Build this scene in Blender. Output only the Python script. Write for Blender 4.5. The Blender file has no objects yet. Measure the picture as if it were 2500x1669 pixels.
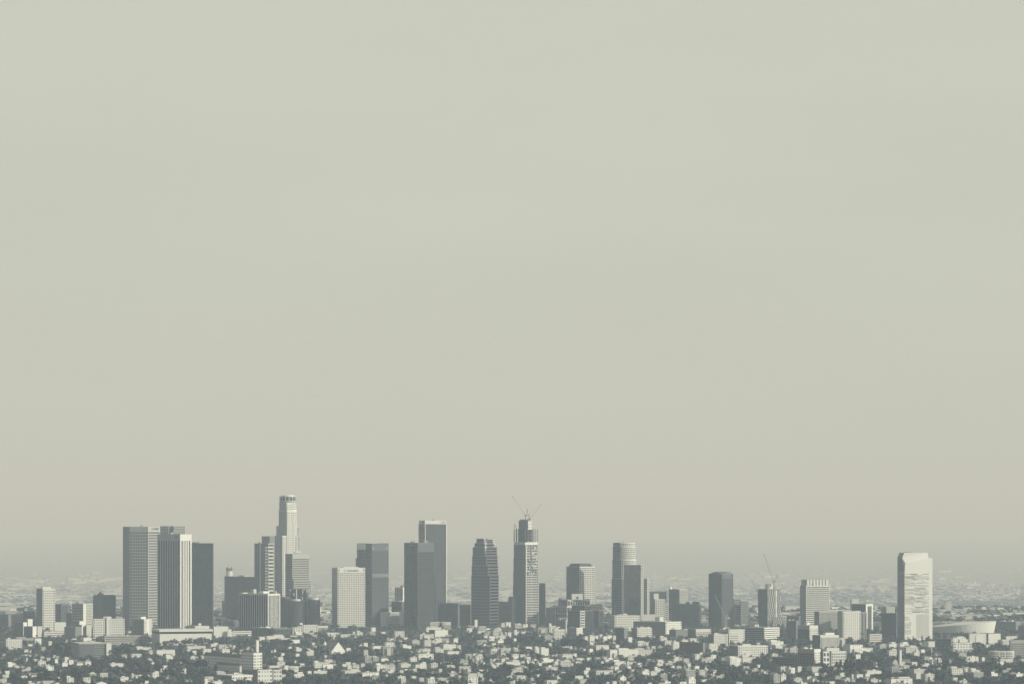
import bpy, math, random
import numpy as np
from mathutils import Vector, Matrix
random.seed(7); rng = np.random.default_rng(7)
scene = bpy.context.scene
COL = scene.collection

# ------------------------------------------------------------------ camera
HAZE = 5.6e-5                                        # smog density per metre
CAMZ, F, CX, HY = 260.0, 9000.0, 1250.0, 1270.0     # eye height, pixels per unit tangent, centre column, horizon row
cam = bpy.data.cameras.new('camera'); cam_ob = bpy.data.objects.new('camera', cam); COL.objects.link(cam_ob)
cam_ob.location = (0, 0, CAMZ); cam_ob.rotation_euler = (math.radians(90), 0, 0)
cam.sensor_width = 36; cam.lens = 36 * F / 2500; cam.shift_y = (HY - 834.5) / 2500
cam.clip_start = 1; cam.clip_end = 400000
scene.camera = cam_ob

# ------------------------------------------------------------------ light
SUN_EL, SUN_AZ = math.radians(30), math.radians(112)     # azimuth clockwise from the view direction
S = Vector((math.cos(SUN_EL)*math.sin(SUN_AZ), math.cos(SUN_EL)*math.cos(SUN_AZ), math.sin(SUN_EL)))
sl = bpy.data.lights.new('sun', 'SUN'); sl.energy = 4.6; sl.angle = math.radians(0.5); sl.color = (.985, 1.0, .85)
so = bpy.data.objects.new('sun', sl); COL.objects.link(so)
so.rotation_euler = (-S).to_track_quat('-Z', 'Y').to_euler(); so.location = (3000, -500, 3000)
w = bpy.data.worlds.new('World'); scene.world = w; w.use_nodes = True
nt = w.node_tree; nt.nodes.clear()
sky = nt.nodes.new('ShaderNodeTexSky'); sky.sky_type = 'NISHITA'; sky.sun_disc = False
sky.sun_elevation = SUN_EL; sky.sun_rotation = SUN_AZ; sky.dust_density = 6; sky.air_density = 1; sky.altitude = 100
hs = nt.nodes.new('ShaderNodeHueSaturation'); hs.inputs['Saturation'].default_value = 0.45
mx = nt.nodes.new('ShaderNodeMix'); mx.data_type = 'RGBA'; 
tc = nt.nodes.new('ShaderNodeTexCoord'); sep = nt.nodes.new('ShaderNodeSeparateXYZ'); veil = nt.nodes.new('ShaderNodeMapRange')   # smog veil: thick near the horizon, thin overhead
veil.interpolation_type = 'SMOOTHSTEP'; veil.inputs[1].default_value = .15; veil.inputs[2].default_value = .55; veil.inputs[3].default_value = .93; veil.inputs[4].default_value = .12
nt.links.new(tc.outputs['Generated'], sep.inputs[0]); nt.links.new(sep.outputs['Z'], veil.inputs[0]); nt.links.new(veil.outputs[0], mx.inputs[0])
mx.inputs[7].default_value = (9.53, 9.85, 8.30, 1)
smp = nt.nodes.new('ShaderNodeMapping'); smp.inputs['Scale'].default_value = (5, 5, 26); sno = nt.nodes.new('ShaderNodeTexNoise'); sno.inputs['Scale'].default_value = 1.3; sno.inputs['Detail'].default_value = 4
smr = nt.nodes.new('ShaderNodeMapRange'); smr.inputs[1].default_value = .25; smr.inputs[2].default_value = .75; smr.inputs[3].default_value = .965; smr.inputs[4].default_value = 1.03
svm = nt.nodes.new('ShaderNodeVectorMath'); svm.operation = 'SCALE'; svm.inputs[0].default_value = mx.inputs[7].default_value[:3]
nt.links.new(tc.outputs['Generated'], smp.inputs[0]); nt.links.new(smp.outputs[0], sno.inputs['Vector']); nt.links.new(sno.outputs[0], smr.inputs[0]); nt.links.new(smr.outputs[0], svm.inputs['Scale']); nt.links.new(svm.outputs[0], mx.inputs[7])
bg = nt.nodes.new('ShaderNodeBackground'); bg.inputs[1].default_value = 0.065
out = nt.nodes.new('ShaderNodeOutputWorld')
nt.links.new(sky.outputs[0], hs.inputs['Color']); nt.links.new(hs.outputs[0], mx.inputs[6])
nt.links.new(mx.outputs[2], bg.inputs[0]); nt.links.new(bg.outputs[0], out.inputs[0])
vs = scene.view_settings; vs.view_transform = 'Standard'; vs.look = 'None'; vs.exposure = 0; vs.gamma = 1
cy = scene.cycles
cy.max_bounces = 4; cy.diffuse_bounces = 2; cy.glossy_bounces = 2; cy.transmission_bounces = 2; cy.volume_bounces = 0
cy.use_denoising = True; cy.denoiser = 'OPENIMAGEDENOISE'; cy.denoising_input_passes = 'RGB_ALBEDO_NORMAL'; cy.denoising_prefilter = 'ACCURATE'
cy.use_adaptive_sampling = False; cy.caustics_reflective = False; cy.caustics_refractive = False
scene.render.filter_size = 1.3

# ------------------------------------------------------------------ materials
MATS = {}
def principled(name, col, rough=.85, metal=0, spec=.3):
    m = bpy.data.materials.new(name); m.use_nodes = True
    b = m.node_tree.nodes['Principled BSDF']
    b.inputs['Base Color'].default_value = (*col, 1); b.inputs['Roughness'].default_value = rough
    b.inputs['Metallic'].default_value = metal; b.inputs['Specular IOR Level'].default_value = spec
    MATS[name] = m
    return m, m.node_tree, b
def noisy(name, col, amp=.18, scale=.06, rough=.85, metal=0, spec=.3, streak=True):
    m, t, b = principled(name, col, rough, metal, spec)
    g = t.nodes.new('ShaderNodeNewGeometry'); mp = t.nodes.new('ShaderNodeMapping')
    if streak: mp.inputs['Scale'].default_value = (1, 1, .25)
    n = t.nodes.new('ShaderNodeTexNoise'); n.inputs['Scale'].default_value = scale; n.inputs['Detail'].default_value = 5
    r = t.nodes.new('ShaderNodeMapRange'); r.inputs[3].default_value = 1-amp; r.inputs[4].default_value = 1+amp
    k = t.nodes.new('ShaderNodeVectorMath'); k.operation = 'SCALE'; k.inputs[0].default_value = col
    t.links.new(g.outputs['Position'], mp.inputs[0]); t.links.new(mp.outputs[0], n.inputs['Vector'])
    t.links.new(n.outputs[0], r.inputs[0]); t.links.new(r.outputs[0], k.inputs['Scale']); t.links.new(k.outputs[0], b.inputs['Base Color'])
    return m
def glassy(name, col, hi, rough=.12, metal=0.0, spec=.5, frac=.25):
    """window glass: every pane its own tone, a few with pale blinds"""
    m, t, b = principled(name, col, rough, metal, spec)
    g = t.nodes.new('ShaderNodeNewGeometry'); s = t.nodes.new('ShaderNodeVectorMath'); s.operation = 'SNAP'
    s.inputs[1].default_value = (3.1, 3.1, 3.9)
    n = t.nodes.new('ShaderNodeTexWhiteNoise'); r = t.nodes.new('ShaderNodeValToRGB')
    r.color_ramp.elements[0].color = (*[c*.6 for c in col], 1); r.color_ramp.elements[1].color = (*hi, 1)
    e = r.color_ramp.elements.new(1-frac); e.color = (*[c*1.3 for c in col], 1)
    t.links.new(g.outputs['Position'], s.inputs[0]); t.links.new(s.outputs[0], n.inputs['Vector'])
    t.links.new(n.outputs['Value'], r.inputs[0]); t.links.new(r.outputs[0], b.inputs['Base Color'])
    return m
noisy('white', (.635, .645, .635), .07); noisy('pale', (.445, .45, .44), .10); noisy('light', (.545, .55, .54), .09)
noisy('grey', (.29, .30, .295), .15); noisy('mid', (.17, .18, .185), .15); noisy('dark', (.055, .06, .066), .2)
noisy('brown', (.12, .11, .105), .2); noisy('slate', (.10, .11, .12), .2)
noisy('roof_light', (.52, .52, .49), .2, .04, streak=False); noisy('roof_grey', (.24, .24, .235), .25, .05, streak=False)
noisy('roof_dark', (.09, .09, .09), .3, .08, streak=False); noisy('roof_tile', (.13, .115, .105), .3, .15, streak=False)
noisy('steel', (.30, .31, .31), .1, .2, .5, .6); noisy('steel_dark', (.07, .075, .08), .1, .2, .5, .3)
noisy('bark', (.07, .06, .05), .2, 1)
glassy('glass', (.02, .024, .028), (.07, .07, .07), .2, spec=.35, frac=.18); glassy('mirror', (.10, .105, .11), (.16, .16, .16), .08, .6)
glassy('pane', (.018, .021, .025), (.11, .11, .11), .2, spec=.3, frac=.12)
glassy('black_glass', (.012, .014, .017), (.03, .03, .034), .25, spec=.25)
glassy('bronze', (.04, .045, .05), (.07, .07, .07), .3, spec=.3)
for nm, c in (('leaf_dark', (.042, .058, .062)), ('leaf_mid', (.060, .077, .078)), ('leaf_pale', (.092, .106, .102))):
    noisy(nm, c, .55, .045, .8, spec=.15, streak=False)

# ------------------------------------------------------------------ helpers
def P3(px, py, Y): return Vector(((px-CX)/F*Y, Y, CAMZ + (HY-py)/F*Y))
def gx(px, Y): return (px-CX)/F*Y
def gz(py, Y): return CAMZ + (HY-py)/F*Y
def gnd(Y):
    s = np.clip((np.asarray(Y, float)-10200)/8000, 0, 1); return -230*s*s*(3-2*s)      # basin drop exaggerated behind downtown to lengthen the path through the haze
_Yt = np.geomspace(3000, 136000, 4000); _rt = HY+(CAMZ-gnd(_Yt))*F/_Yt
def depth(yb): return CAMZ*F/(yb-HY)
def far_depth(yb): return np.interp(-np.asarray(yb), -_rt, _Yt)
def tag(o, label=None, cat=None, group=None, kind=None):
    if label: o['label'] = label
    if cat: o['category'] = cat
    if group: o['group'] = group
    if kind: o['kind'] = kind
    return o
def empty(name, loc):
    o = bpy.data.objects.new(name, None); o.empty_display_size = 5; COL.objects.link(o); o.location = loc
    return o
class MB:
    def __init__(s, off=(0, 0, 0)): s.v = []; s.f = []; s.m = []; s.mats = []; s.o = Vector(off)
    def mi(s, m):
        if m not in s.mats: s.mats.append(m)
        return s.mats.index(m)
    def poly(s, pts, m):
        i = len(s.v); s.v += [tuple(Vector(p)-s.o) for p in pts]; s.f.append(tuple(range(i, i+len(pts)))); s.m.append(s.mi(m))
    def quad(s, a, b, c, d, m): s.poly((a, b, c, d), m)
    def box(s, c, u, v, hw, hd, z0, z1, m, mt=None):
        """upright box: centre c (xy), unit axes u, v, half sizes"""
        c = Vector((c[0], c[1], 0)); u = Vector((u[0], u[1], 0)); v = Vector((v[0], v[1], 0))
        q = [c-u*hw-v*hd, c+u*hw-v*hd, c+u*hw+v*hd, c-u*hw+v*hd]
        lo = [p+Vector((0, 0, z0)) for p in q]; hi = [p+Vector((0, 0, z1)) for p in q]
        for k in range(4): s.quad(lo[k], lo[(k+1) % 4], hi[(k+1) % 4], hi[k], m)
        s.poly(hi, mt or m); s.poly(lo[::-1], m)
    def bar(s, a, b, t, m):
        """square bar from a to b"""
        a = Vector(a); b = Vector(b); d = (b-a).normalized()
        x = d.cross(Vector((0, 0, 1)));
        if x.length < .01: x = Vector((1, 0, 0))
        x.normalize(); y = d.cross(x).normalized(); t = t/2
        q = [x*t+y*t, -x*t+y*t, -x*t-y*t, x*t-y*t]
        for k in range(4): s.quad(a+q[k], a+q[(k+1) % 4], b+q[(k+1) % 4], b+q[k], m)
        s.poly([a+p for p in q], m); s.poly([b+p for p in q[::-1]], m)
    def cyl(s, c, r0, r1, z0, z1, m, n=24, top=True):
        c = Vector((c[0], c[1], 0)); p = [Vector((math.cos(2*math.pi*k/n), math.sin(2*math.pi*k/n), 0)) for k in range(n)]
        for k in range(n):
            a, b = p[k], p[(k+1) % n]
            s.quad(c+a*r0+Vector((0, 0, z0)), c+b*r0+Vector((0, 0, z0)), c+b*r1+Vector((0, 0, z1)), c+a*r1+Vector((0, 0, z1)), m)
        if top: s.poly([c+a*r1+Vector((0, 0, z1)) for a in p], m)
    def ell(s, c, rx, ry, rz, m, n=10, k=6):
        c = Vector(c); ring = []
        for i in range(k+1):
            a = math.pi*i/k - math.pi/2
            ring.append([c+Vector((rx*math.cos(a)*math.cos(2*math.pi*j/n), ry*math.cos(a)*math.sin(2*math.pi*j/n), rz*math.sin(a))) for j in range(n)])
        for i in range(k):
            for j in range(n): s.quad(ring[i][j], ring[i][(j+1) % n], ring[i+1][(j+1) % n], ring[i+1][j], m)
    def build(s, name, parent=None):
        me = bpy.data.meshes.new(name); me.from_pydata(s.v, [], s.f)
        for m in s.mats: me.materials.append(MATS[m])
        me.polygons.foreach_set('material_index', s.m); me.update()
        o = bpy.data.objects.new(name, me); COL.objects.link(o)
        if parent: o.parent = parent
        else: o.location = s.o
        return o

# facade styles -----------------------------------------------------
def st(wall='white', glass='glass', bay=3.2, fl=3.9, pw=.4, sh=.45, r=.5, top=2.5, base=0., e=1.0, win=False):
    return dict(wall=wall, glass=glass, bay=bay, fl=fl, pw=pw, sh=sh, r=r, top=top, base=base, e=e, win=win)
def grid(wall='white', **k): return st(wall, **k)
def band(wall='white', **k): k.setdefault('sh', .5); return st(wall, bay=None, **k)
def fin(wall='white', **k): return st(wall, fl=None, **k)
def plain(wall='white'): return dict(wall=wall, plain=True)
WINDOWS = []
def facade(mb, A, B, z0, z1, s, wins=None):
    """a wall from A to B (left to right seen from outside): recessed glass, proud piers and spandrels"""
    A = Vector((A[0], A[1], 0)); B = Vector((B[0], B[1], 0)); W = (B-A).length
    if W < .05 or z1-z0 < .05: return
    d = (B-A)/W; n = Vector((d.y, -d.x, 0)); up = Vector((0, 0, 1))
    def q(u0, u1, a, b, dep, m): mb.quad(A+d*u0+n*dep+up*a, A+d*u1+n*dep+up*a, A+d*u1+n*dep+up*b, A+d*u0+n*dep+up*b, m)
    def side(u, a, b, r, m, flip=False):
        p = [A+d*u+up*a, A+d*u-n*r+up*a, A+d*u-n*r+up*b, A+d*u+up*b]
        mb.poly(p if flip else p[::-1], m)
    def flat(u0, u1, z, r, m, upw=True):
        p = [A+d*u0+up*z, A+d*u1+up*z, A+d*u1-n*r+up*z, A+d*u0-n*r+up*z]
        mb.poly(p if upw else p[::-1], m)
    if s.get('plain'): q(0, W, z0, z1, 0, s['wall']); return
    wm, gm, r = s['wall'], s['glass'], s['r']
    e = min(s['e'], W*.2); top = min(s['top'], (z1-z0)*.5); base = min(s['base'], (z1-z0)*.4)
    za, zb = z0+base, z1-top
    q(0, W, za, zb, -r, gm)
    q(0, W, zb, z1, 0, wm); flat(0, W, zb, r, wm, False)
    if base: q(0, W, z0, za, 0, wm); flat(0, W, za, r, wm)
    if e > 0:
        q(0, e, za, zb, 0, wm); side(e, za, zb, r, wm); q(W-e, W, za, zb, 0, wm); side(W-e, za, zb, r, wm, True)
    us = [e, W-e]; zs = [za, zb]; pw = sp = 0
    if s['bay']:
        nb = max(1, round((W-2*e)/s['bay'])); b = (W-2*e)/nb; pw = b*s['pw']
        us = [e+b*k for k in range(nb+1)]
        for u in us[1:-1]:
            q(u-pw/2, u+pw/2, za, zb, 0, wm); side(u-pw/2, za, zb, r, wm, True); side(u+pw/2, za, zb, r, wm)
    if s['fl']:
        nf = max(1, round((zb-za)/s['fl'])); f = (zb-za)/nf; sp = f*s['sh']
        zs = [za+f*k for k in range(nf+1)]
        for z in zs[:-1]:
            q(e, W-e, z, z+sp, -.06, wm); flat(e, W-e, z+sp, r, wm)
            if z > za: flat(e, W-e, z, r, wm, False)
    if s['win'] and wins is not None and s['bay'] and s['fl']:
        for i in range(len(us)-1):
            for j in range(len(zs)-1):
                u0, u1 = us[i]+(pw/2 if i else 0), us[i+1]-(pw/2 if i < len(us)-2 else 0)
                wins.append((A+d*u0-n*(r-.08)+up*(zs[j]+sp), d*(u1-u0), up*(zs[j+1]-zs[j]-sp), n))
def windows(root, wins, m='pane'):
    """window panes, each a part; past a hundred the rest is one part"""
    wins = sorted(wins, key=lambda t: t[0].y); rest = wins[100:]; cache = {}
    for (p, u, v, n) in wins[:100]:
        key = (round(u.x, 2), round(u.y, 2), round(v.z, 2))
        if key not in cache:
            mb = MB(); a = [Vector((0, 0, 0)), u, u+v, v]; b = [x+n*.12 for x in a]
            mb.poly(b, m)
            for k in range(4): mb.quad(a[k], a[(k+1) % 4], b[(k+1) % 4], b[k], m)
            o = mb.build('window', root); cache[key] = o.data
        else:
            o = bpy.data.objects.new('window', cache[key]); COL.objects.link(o); o.parent = root
        o.location = p - root.location
    if rest:
        mb = MB(root.location)
        for (p, u, v, n) in rest: mb.quad(p+n*.1, p+u+n*.1, p+u+v+n*.1, p+v+n*.1, m)
        tag(mb.build('window', root), kind='stuff')

# screen rectangles and footprints that trees must keep clear of
RECTS = []; FOOT = []
def hit(px, Y0, X0, dx, dy):
    """distance along (dx,dy) from (X0,Y0) at which the picture column px is reached"""
    u = (px-CX)/F
    return (u*Y0-X0)/(dx-u*dy)
class Bld:
    def __init__(s, name, label, cat, px, yb=None, Y=None, group=None):
        s.Y = Y or depth(yb); s.yb = yb or (HY + CAMZ*F/s.Y)
        s.root = tag(empty(name, (gx(px, s.Y), s.Y, 0)), label, cat, group); s.wins = []
    def block(s, x, top, sl=None, sr=None, dy=0, theta=None, name='wall', z0=0., roof='roof_grey', back='grey', protect=True, units=0, foot=None):
        xl, xc, xr = x; Y = s.Y+dy; X = gx(xc, Y)
        if theta is None: theta = math.degrees(math.atan2(max(xc-xl, .1), max(xr-xc, .1))); theta = min(max(theta, 18), 58)
        t = math.radians(theta); du = (math.cos(t), math.sin(t)); dv = (-math.sin(t), math.cos(t))
        wr = max(hit(xr, Y, X, *du), .5); wl = max(hit(xl, Y, X, *dv), .5)
        if xc-xl < .5: wl = foot or min(wr*.6, 40)
        if xr-xc < .5: wr = foot or min(wl*.6, 40)
        c0 = Vector((X, Y, 0)); u = Vector((*du, 0)); v = Vector((*dv, 0)); cr = c0+u*wr; cl = c0+v*wl; cb = cl+u*wr
        z1 = gz(top, Y); sl = sl or plain('grey'); sr = sr or sl
        mb = MB(s.root.location); m0 = len(s.wins)
        facade(mb, cl, c0, z0, z1, sl, s.wins); facade(mb, c0, cr, z0, z1, sr, s.wins)
        mb.quad(cr+Vector((0, 0, z0)), cb+Vector((0, 0, z0)), cb+Vector((0, 0, z1)), cr+Vector((0, 0, z1)), back)
        mb.quad(cb+Vector((0, 0, z0)), cl+Vector((0, 0, z0)), cl+Vector((0, 0, z1)), cb+Vector((0, 0, z1)), back)
        o = mb.build(name, s.root)
        ctr = (c0+cb)/2; s.last = dict(c0=c0, u=u, v=v, wl=wl, wr=wr, z1=z1, ctr=ctr, Y=Y, cl=cl, cr=cr, cb=cb)
        if roof:
            rb = MB(s.root.location); rb.box(ctr, u, v, wr/2-.15, wl/2-.15, z1-.25, z1+.3, roof); rb.build('roof', s.root)
        for k in range(units):
            ub = MB(s.root.location); a = random.uniform(-.36, .36)*wr; b = random.uniform(-.3, .3)*wl; h = random.uniform(1.5, 3.5)
            ub.box(ctr+u*a+v*b, u, v, random.uniform(1.2, min(5, wr*.12+1.3)), random.uniform(1, 2.5), z1+.3, z1+h, random.choice(['white', 'pale', 'grey']))
            ub.build('rooftop_unit', s.root)
        if protect:
            yb = HY+CAMZ*F/Y
            RECTS.append((xl, xr, top, yb-3, yb)); FOOT.append((ctr.x, ctr.y, u.x, u.y, wr/2, wl/2))
        return s
    def pent(s, xa, xb, top, sty=None, ratio=.5, name='penthouse', z0=None, dv=0.):
        L = s.last; t = math.atan2(L['u'].y, L['u'].x); ctr = L['ctr']+L['v']*dv; Y = ctr.y
        span = (xb-xa)/F*Y; wd = span/(math.cos(t)+ratio*math.sin(t)); dp = wd*ratio
        c = Vector((gx((xa+xb)/2, Y), Y, 0)); u, v = L['u'], L['v']; z0 = L['z1'] if z0 is None else z0; z1 = gz(top, Y)
        # screen centre of a rotated box is its own centre
        q = [c-u*wd/2-v*dp/2, c+u*wd/2-v*dp/2, c+u*wd/2+v*dp/2, c-u*wd/2+v*dp/2]
        mb = MB(s.root.location); sty = sty or plain('white')
        for k in range(4): facade(mb, q[k], q[(k+1) % 4], z0, z1, sty)
        mb.poly([p+Vector((0, 0, z1)) for p in q], 'roof_light'); mb.build(name, s.root); return s
    def sign(s, txt, face, px0, px1, py, mat='dark', bold=True, shear=0., dep=.25):
        L = s.last
        if face == 'r': A, d = L['c0'], L['u']
        else: A, d = L['cl'], -L['v']
        n = Vector((d.y, -d.x, 0))
        u0 = hit(px0, A.y, A.x, d.x, d.y); u1 = hit(px1, A.y, A.x, d.x, d.y)
        cu = bpy.data.curves.new('sign', 'FONT'); cu.body = txt; cu.extrude = .02; cu.shear = shear
        if bold: cu.offset = .03
        ob = bpy.data.objects.new('sign', cu); me = bpy.data.meshes.new_from_object(ob); bpy.data.objects.remove(ob)
        co = np.empty(len(me.vertices)*3); me.vertices.foreach_get('co', co); co = co.reshape(-1, 3)
        lo, hi = co.min(0), co.max(0); k = (u1-u0)/(hi[0]-lo[0])
        p = A+d*u0; zc = gz(py, p.y)
        x = (co[:, 0]-lo[0])*k; z = (co[:, 1]-(lo[1]+hi[1])/2)*k; y = np.sign(co[:, 2])*.15
        R = s.root.location; n2 = n*dep
        w = np.stack([p.x-R.x+d.x*x+n.x*y+n2.x, p.y-R.y+d.y*x+n.y*y+n2.y, zc+z], 1)
        me.vertices.foreach_set('co', w.ravel().astype(np.float32)); me.name = 'sign'; me.materials.clear(); me.materials.append(MATS[mat]); me.update()
        o = bpy.data.objects.new('sign', me); COL.objects.link(o); o.parent = s.root; return s
    def panel(s, face, px0, px1, py0, py1, mat, name='panel', dep=.3):
        L = s.last
        if face == 'r': A, d = L['c0'], L['u']
        else: A, d = L['cl'], -L['v']
        n = Vector((d.y, -d.x, 0)); u0 = hit(px0, A.y, A.x, d.x, d.y); u1 = hit(px1, A.y, A.x, d.x, d.y)
        Y = (A+d*u0).y; c = A+d*(u0+u1)/2+n*(dep/2-.1)
        mb = MB(s.root.location); mb.box(c, d, n, (u1-u0)/2, dep/2+.1, gz(py1, Y), gz(py0, Y), mat); mb.build(name, s.root); return s
    def clutter(s, n=3, mast=True):
        L = s.last; base = L['z1']
        for k in range(n):
            h = random.uniform(2, 4.5); mb = MB(s.root.location); p = L['ctr']+L['u']*random.uniform(-.32, .32)*L['wr']+L['v']*random.uniform(-.2, .3)*L['wl']
            mb.box(p, L['u'], L['v'], random.uniform(1.5, 5), random.uniform(1, 3), base+.3, base+h, random.choice(['grey', 'mid', 'pale', 'slate'])); mb.build('rooftop_unit', s.root)
        if mast:
            mb = MB(s.root.location); p = L['ctr']+L['u']*random.uniform(-.3, .3)*L['wr']+Vector((0, 0, base)); mb.bar(p, p+Vector((0, 0, random.uniform(6, 11))), .5, 'grey'); mb.build('antenna', s.root)
        return s
    def end(s): windows(s.root, s.wins); return s
def B(name, label, x, top, yb=None, sl=None, sr=None, cat='building', Y=None, group=None, **k):
    b = Bld(name, label, cat, x[1], yb, Y, group); b.block(x, top, sl, sr, **k); return b

# ------------------------------------------------------------------ downtown and mid-distance buildings
# positions: picture columns of left edge, near corner, right edge; row of the roof; row of the foot (gives the distance)
cw = curtain = lambda m='dark', g='black_glass', **k: band(m, glass=g, sh=.28, r=.15, **k)
def place(c, label, x, top, yb=None, sl=None, sr=None, **k):  # many left faces get darker walls than the right: shade put into the colour
    return B(c, label, x, top, yb, sl, sr, cat=k.pop('cat', 'building'), **k)
# --- left edge
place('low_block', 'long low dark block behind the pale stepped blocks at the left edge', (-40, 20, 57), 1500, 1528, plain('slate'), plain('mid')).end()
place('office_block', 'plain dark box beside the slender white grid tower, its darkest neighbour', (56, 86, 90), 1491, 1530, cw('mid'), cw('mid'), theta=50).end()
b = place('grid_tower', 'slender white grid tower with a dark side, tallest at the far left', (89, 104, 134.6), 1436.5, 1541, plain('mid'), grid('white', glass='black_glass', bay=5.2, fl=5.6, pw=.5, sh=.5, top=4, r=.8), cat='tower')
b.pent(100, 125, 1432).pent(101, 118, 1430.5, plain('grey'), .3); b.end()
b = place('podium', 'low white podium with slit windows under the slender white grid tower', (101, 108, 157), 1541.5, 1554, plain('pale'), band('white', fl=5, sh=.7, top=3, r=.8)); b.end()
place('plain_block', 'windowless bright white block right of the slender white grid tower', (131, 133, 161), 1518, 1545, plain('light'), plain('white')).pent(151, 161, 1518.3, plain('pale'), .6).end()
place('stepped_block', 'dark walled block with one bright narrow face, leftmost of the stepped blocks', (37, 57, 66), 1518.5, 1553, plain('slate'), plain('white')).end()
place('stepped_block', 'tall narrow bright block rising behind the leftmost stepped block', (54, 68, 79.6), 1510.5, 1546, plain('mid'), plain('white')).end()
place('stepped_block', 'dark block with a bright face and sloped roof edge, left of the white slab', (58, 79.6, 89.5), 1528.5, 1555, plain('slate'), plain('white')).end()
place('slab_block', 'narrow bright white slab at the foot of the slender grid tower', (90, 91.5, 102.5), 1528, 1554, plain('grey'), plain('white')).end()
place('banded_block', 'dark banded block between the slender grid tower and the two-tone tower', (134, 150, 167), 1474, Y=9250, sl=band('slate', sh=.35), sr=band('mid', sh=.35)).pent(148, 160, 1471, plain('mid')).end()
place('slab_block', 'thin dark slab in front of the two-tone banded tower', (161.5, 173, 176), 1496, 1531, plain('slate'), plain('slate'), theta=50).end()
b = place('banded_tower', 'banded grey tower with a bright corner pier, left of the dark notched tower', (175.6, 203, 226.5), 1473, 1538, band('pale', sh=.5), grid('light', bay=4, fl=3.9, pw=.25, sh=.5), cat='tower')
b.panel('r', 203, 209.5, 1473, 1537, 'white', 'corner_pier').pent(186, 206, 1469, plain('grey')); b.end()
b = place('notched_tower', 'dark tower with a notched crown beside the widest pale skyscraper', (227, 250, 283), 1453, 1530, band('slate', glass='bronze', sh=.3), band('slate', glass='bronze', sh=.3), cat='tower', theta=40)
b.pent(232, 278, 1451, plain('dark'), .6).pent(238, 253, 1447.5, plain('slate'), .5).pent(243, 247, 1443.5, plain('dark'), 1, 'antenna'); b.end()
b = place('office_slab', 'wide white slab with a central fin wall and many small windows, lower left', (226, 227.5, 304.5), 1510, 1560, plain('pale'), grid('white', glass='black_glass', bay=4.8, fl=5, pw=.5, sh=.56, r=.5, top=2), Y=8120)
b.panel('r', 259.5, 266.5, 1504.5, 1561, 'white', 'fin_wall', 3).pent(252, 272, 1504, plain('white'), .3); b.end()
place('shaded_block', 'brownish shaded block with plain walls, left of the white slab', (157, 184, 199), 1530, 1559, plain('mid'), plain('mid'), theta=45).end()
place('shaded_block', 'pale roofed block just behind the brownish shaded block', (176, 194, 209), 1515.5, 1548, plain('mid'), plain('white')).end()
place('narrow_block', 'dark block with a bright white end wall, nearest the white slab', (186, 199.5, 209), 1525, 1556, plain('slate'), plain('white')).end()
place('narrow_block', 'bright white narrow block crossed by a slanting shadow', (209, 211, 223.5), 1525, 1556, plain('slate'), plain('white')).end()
place('parking_structure', 'long low parking structure with dark decks below the white slab', (251, 256, 362), 1551.5, 1572, band('grey', fl=3.4, sh=.4), band('light', fl=3.6, sh=.45, top=1.5, r=2), units=4).end()
b = place('office_building', 'flat-roofed office with grey end wall and louvred front among the trees', (175, 193, 261), 1569.5, 1607, plain('grey'), band('grey', glass='bronze', fl=3.4, sh=.4, top=2), roof='roof_light')
b.panel('r', 193.5, 231, 1573, 1606, 'slate', 'dark_bay', .8).panel('r', 259, 271.5, 1569, 1608, 'white', 'stair_pier', 3); b.end()
place('apartment_block', 'white four-storey apartments with balconies at the far left among trees', (8, 15, 54), 1560, 1584, plain('grey'), grid('white', bay=4, fl=3.2, pw=.6, sh=.6, win=True), units=2).end()
b = place('apartment_tower', 'mid-rise apartments, shaded side and white windowed side, below the widest pale skyscraper', (323, 351.5, 371.5), 1511, 1556, band('grey', glass='bronze', fl=3, sh=.5), grid('white', bay=3.2, fl=3, pw=.5, sh=.5))  # shaded side gets a greyer wall: shade in the colour
b.panel('r', 358, 363, 1511, 1556, 'white', 'blank_strip').pent(338, 356, 1504.5); b.end()

# --- widest pale skyscraper, pair behind it, dark slab
def prism(name, label, pts, top, Y, styles, cat='skyscraper', back=60, roof='roof_grey', topband=None, group=None):
    """a tower whose plan is a chain of (column, distance offset) points seen left to right"""
    b = Bld(name, label, cat, pts[len(pts)//2][0], Y=Y, group=group)
    P = [Vector((gx(p, Y+o), Y+o, 0)) for p, o in pts]; z1 = gz(top, Y)
    mb = MB(b.root.location)
    for k in range(len(P)-1): facade(mb, P[k], P[k+1], 0, z1, styles[k], b.wins)
    yb = max(p.y for p in P)+back
    Q = [Vector((P[-1].x-6, yb, 0)), Vector((P[0].x+6, yb, 0))]; R = P+Q
    for k in range(len(P)-1, len(R)):
        a, c = R[k], R[(k+1) % len(R)]; mb.quad(a, c, c+Vector((0, 0, z1)), a+Vector((0, 0, z1)), 'grey')
    mb.build('wall', b.root)
    rb = MB(b.root.location); rb.poly([p+Vector((0, 0, z1)) for p in R], roof)
    rb.build('roof', b.root)
    k = len(P)//2
    u = (P[-1]-P[0]).normalized()
    b.last = dict(c0=P[k], cl=P[k-1], cr=P[-1], u=(P[k+1 if k+1 < len(P) else k]-P[k]).normalized() if k+1 < len(P) else u, v=Vector((-u.y, u.x, 0)), z1=z1, Y=Y, ctr=sum(R, Vector())/len(R), wl=20, wr=20)
    x0 = min(p[0] for p in pts); x1 = max(p[0] for p in pts); fy = HY+CAMZ*F/Y
    RECTS.append((x0, x1, top, fy-3, fy)); FOOT.append((b.last['ctr'].x, b.last['ctr'].y, 1, 0, (R[0]-R[len(P)-1]).length/2, back*.7))
    return b
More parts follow.
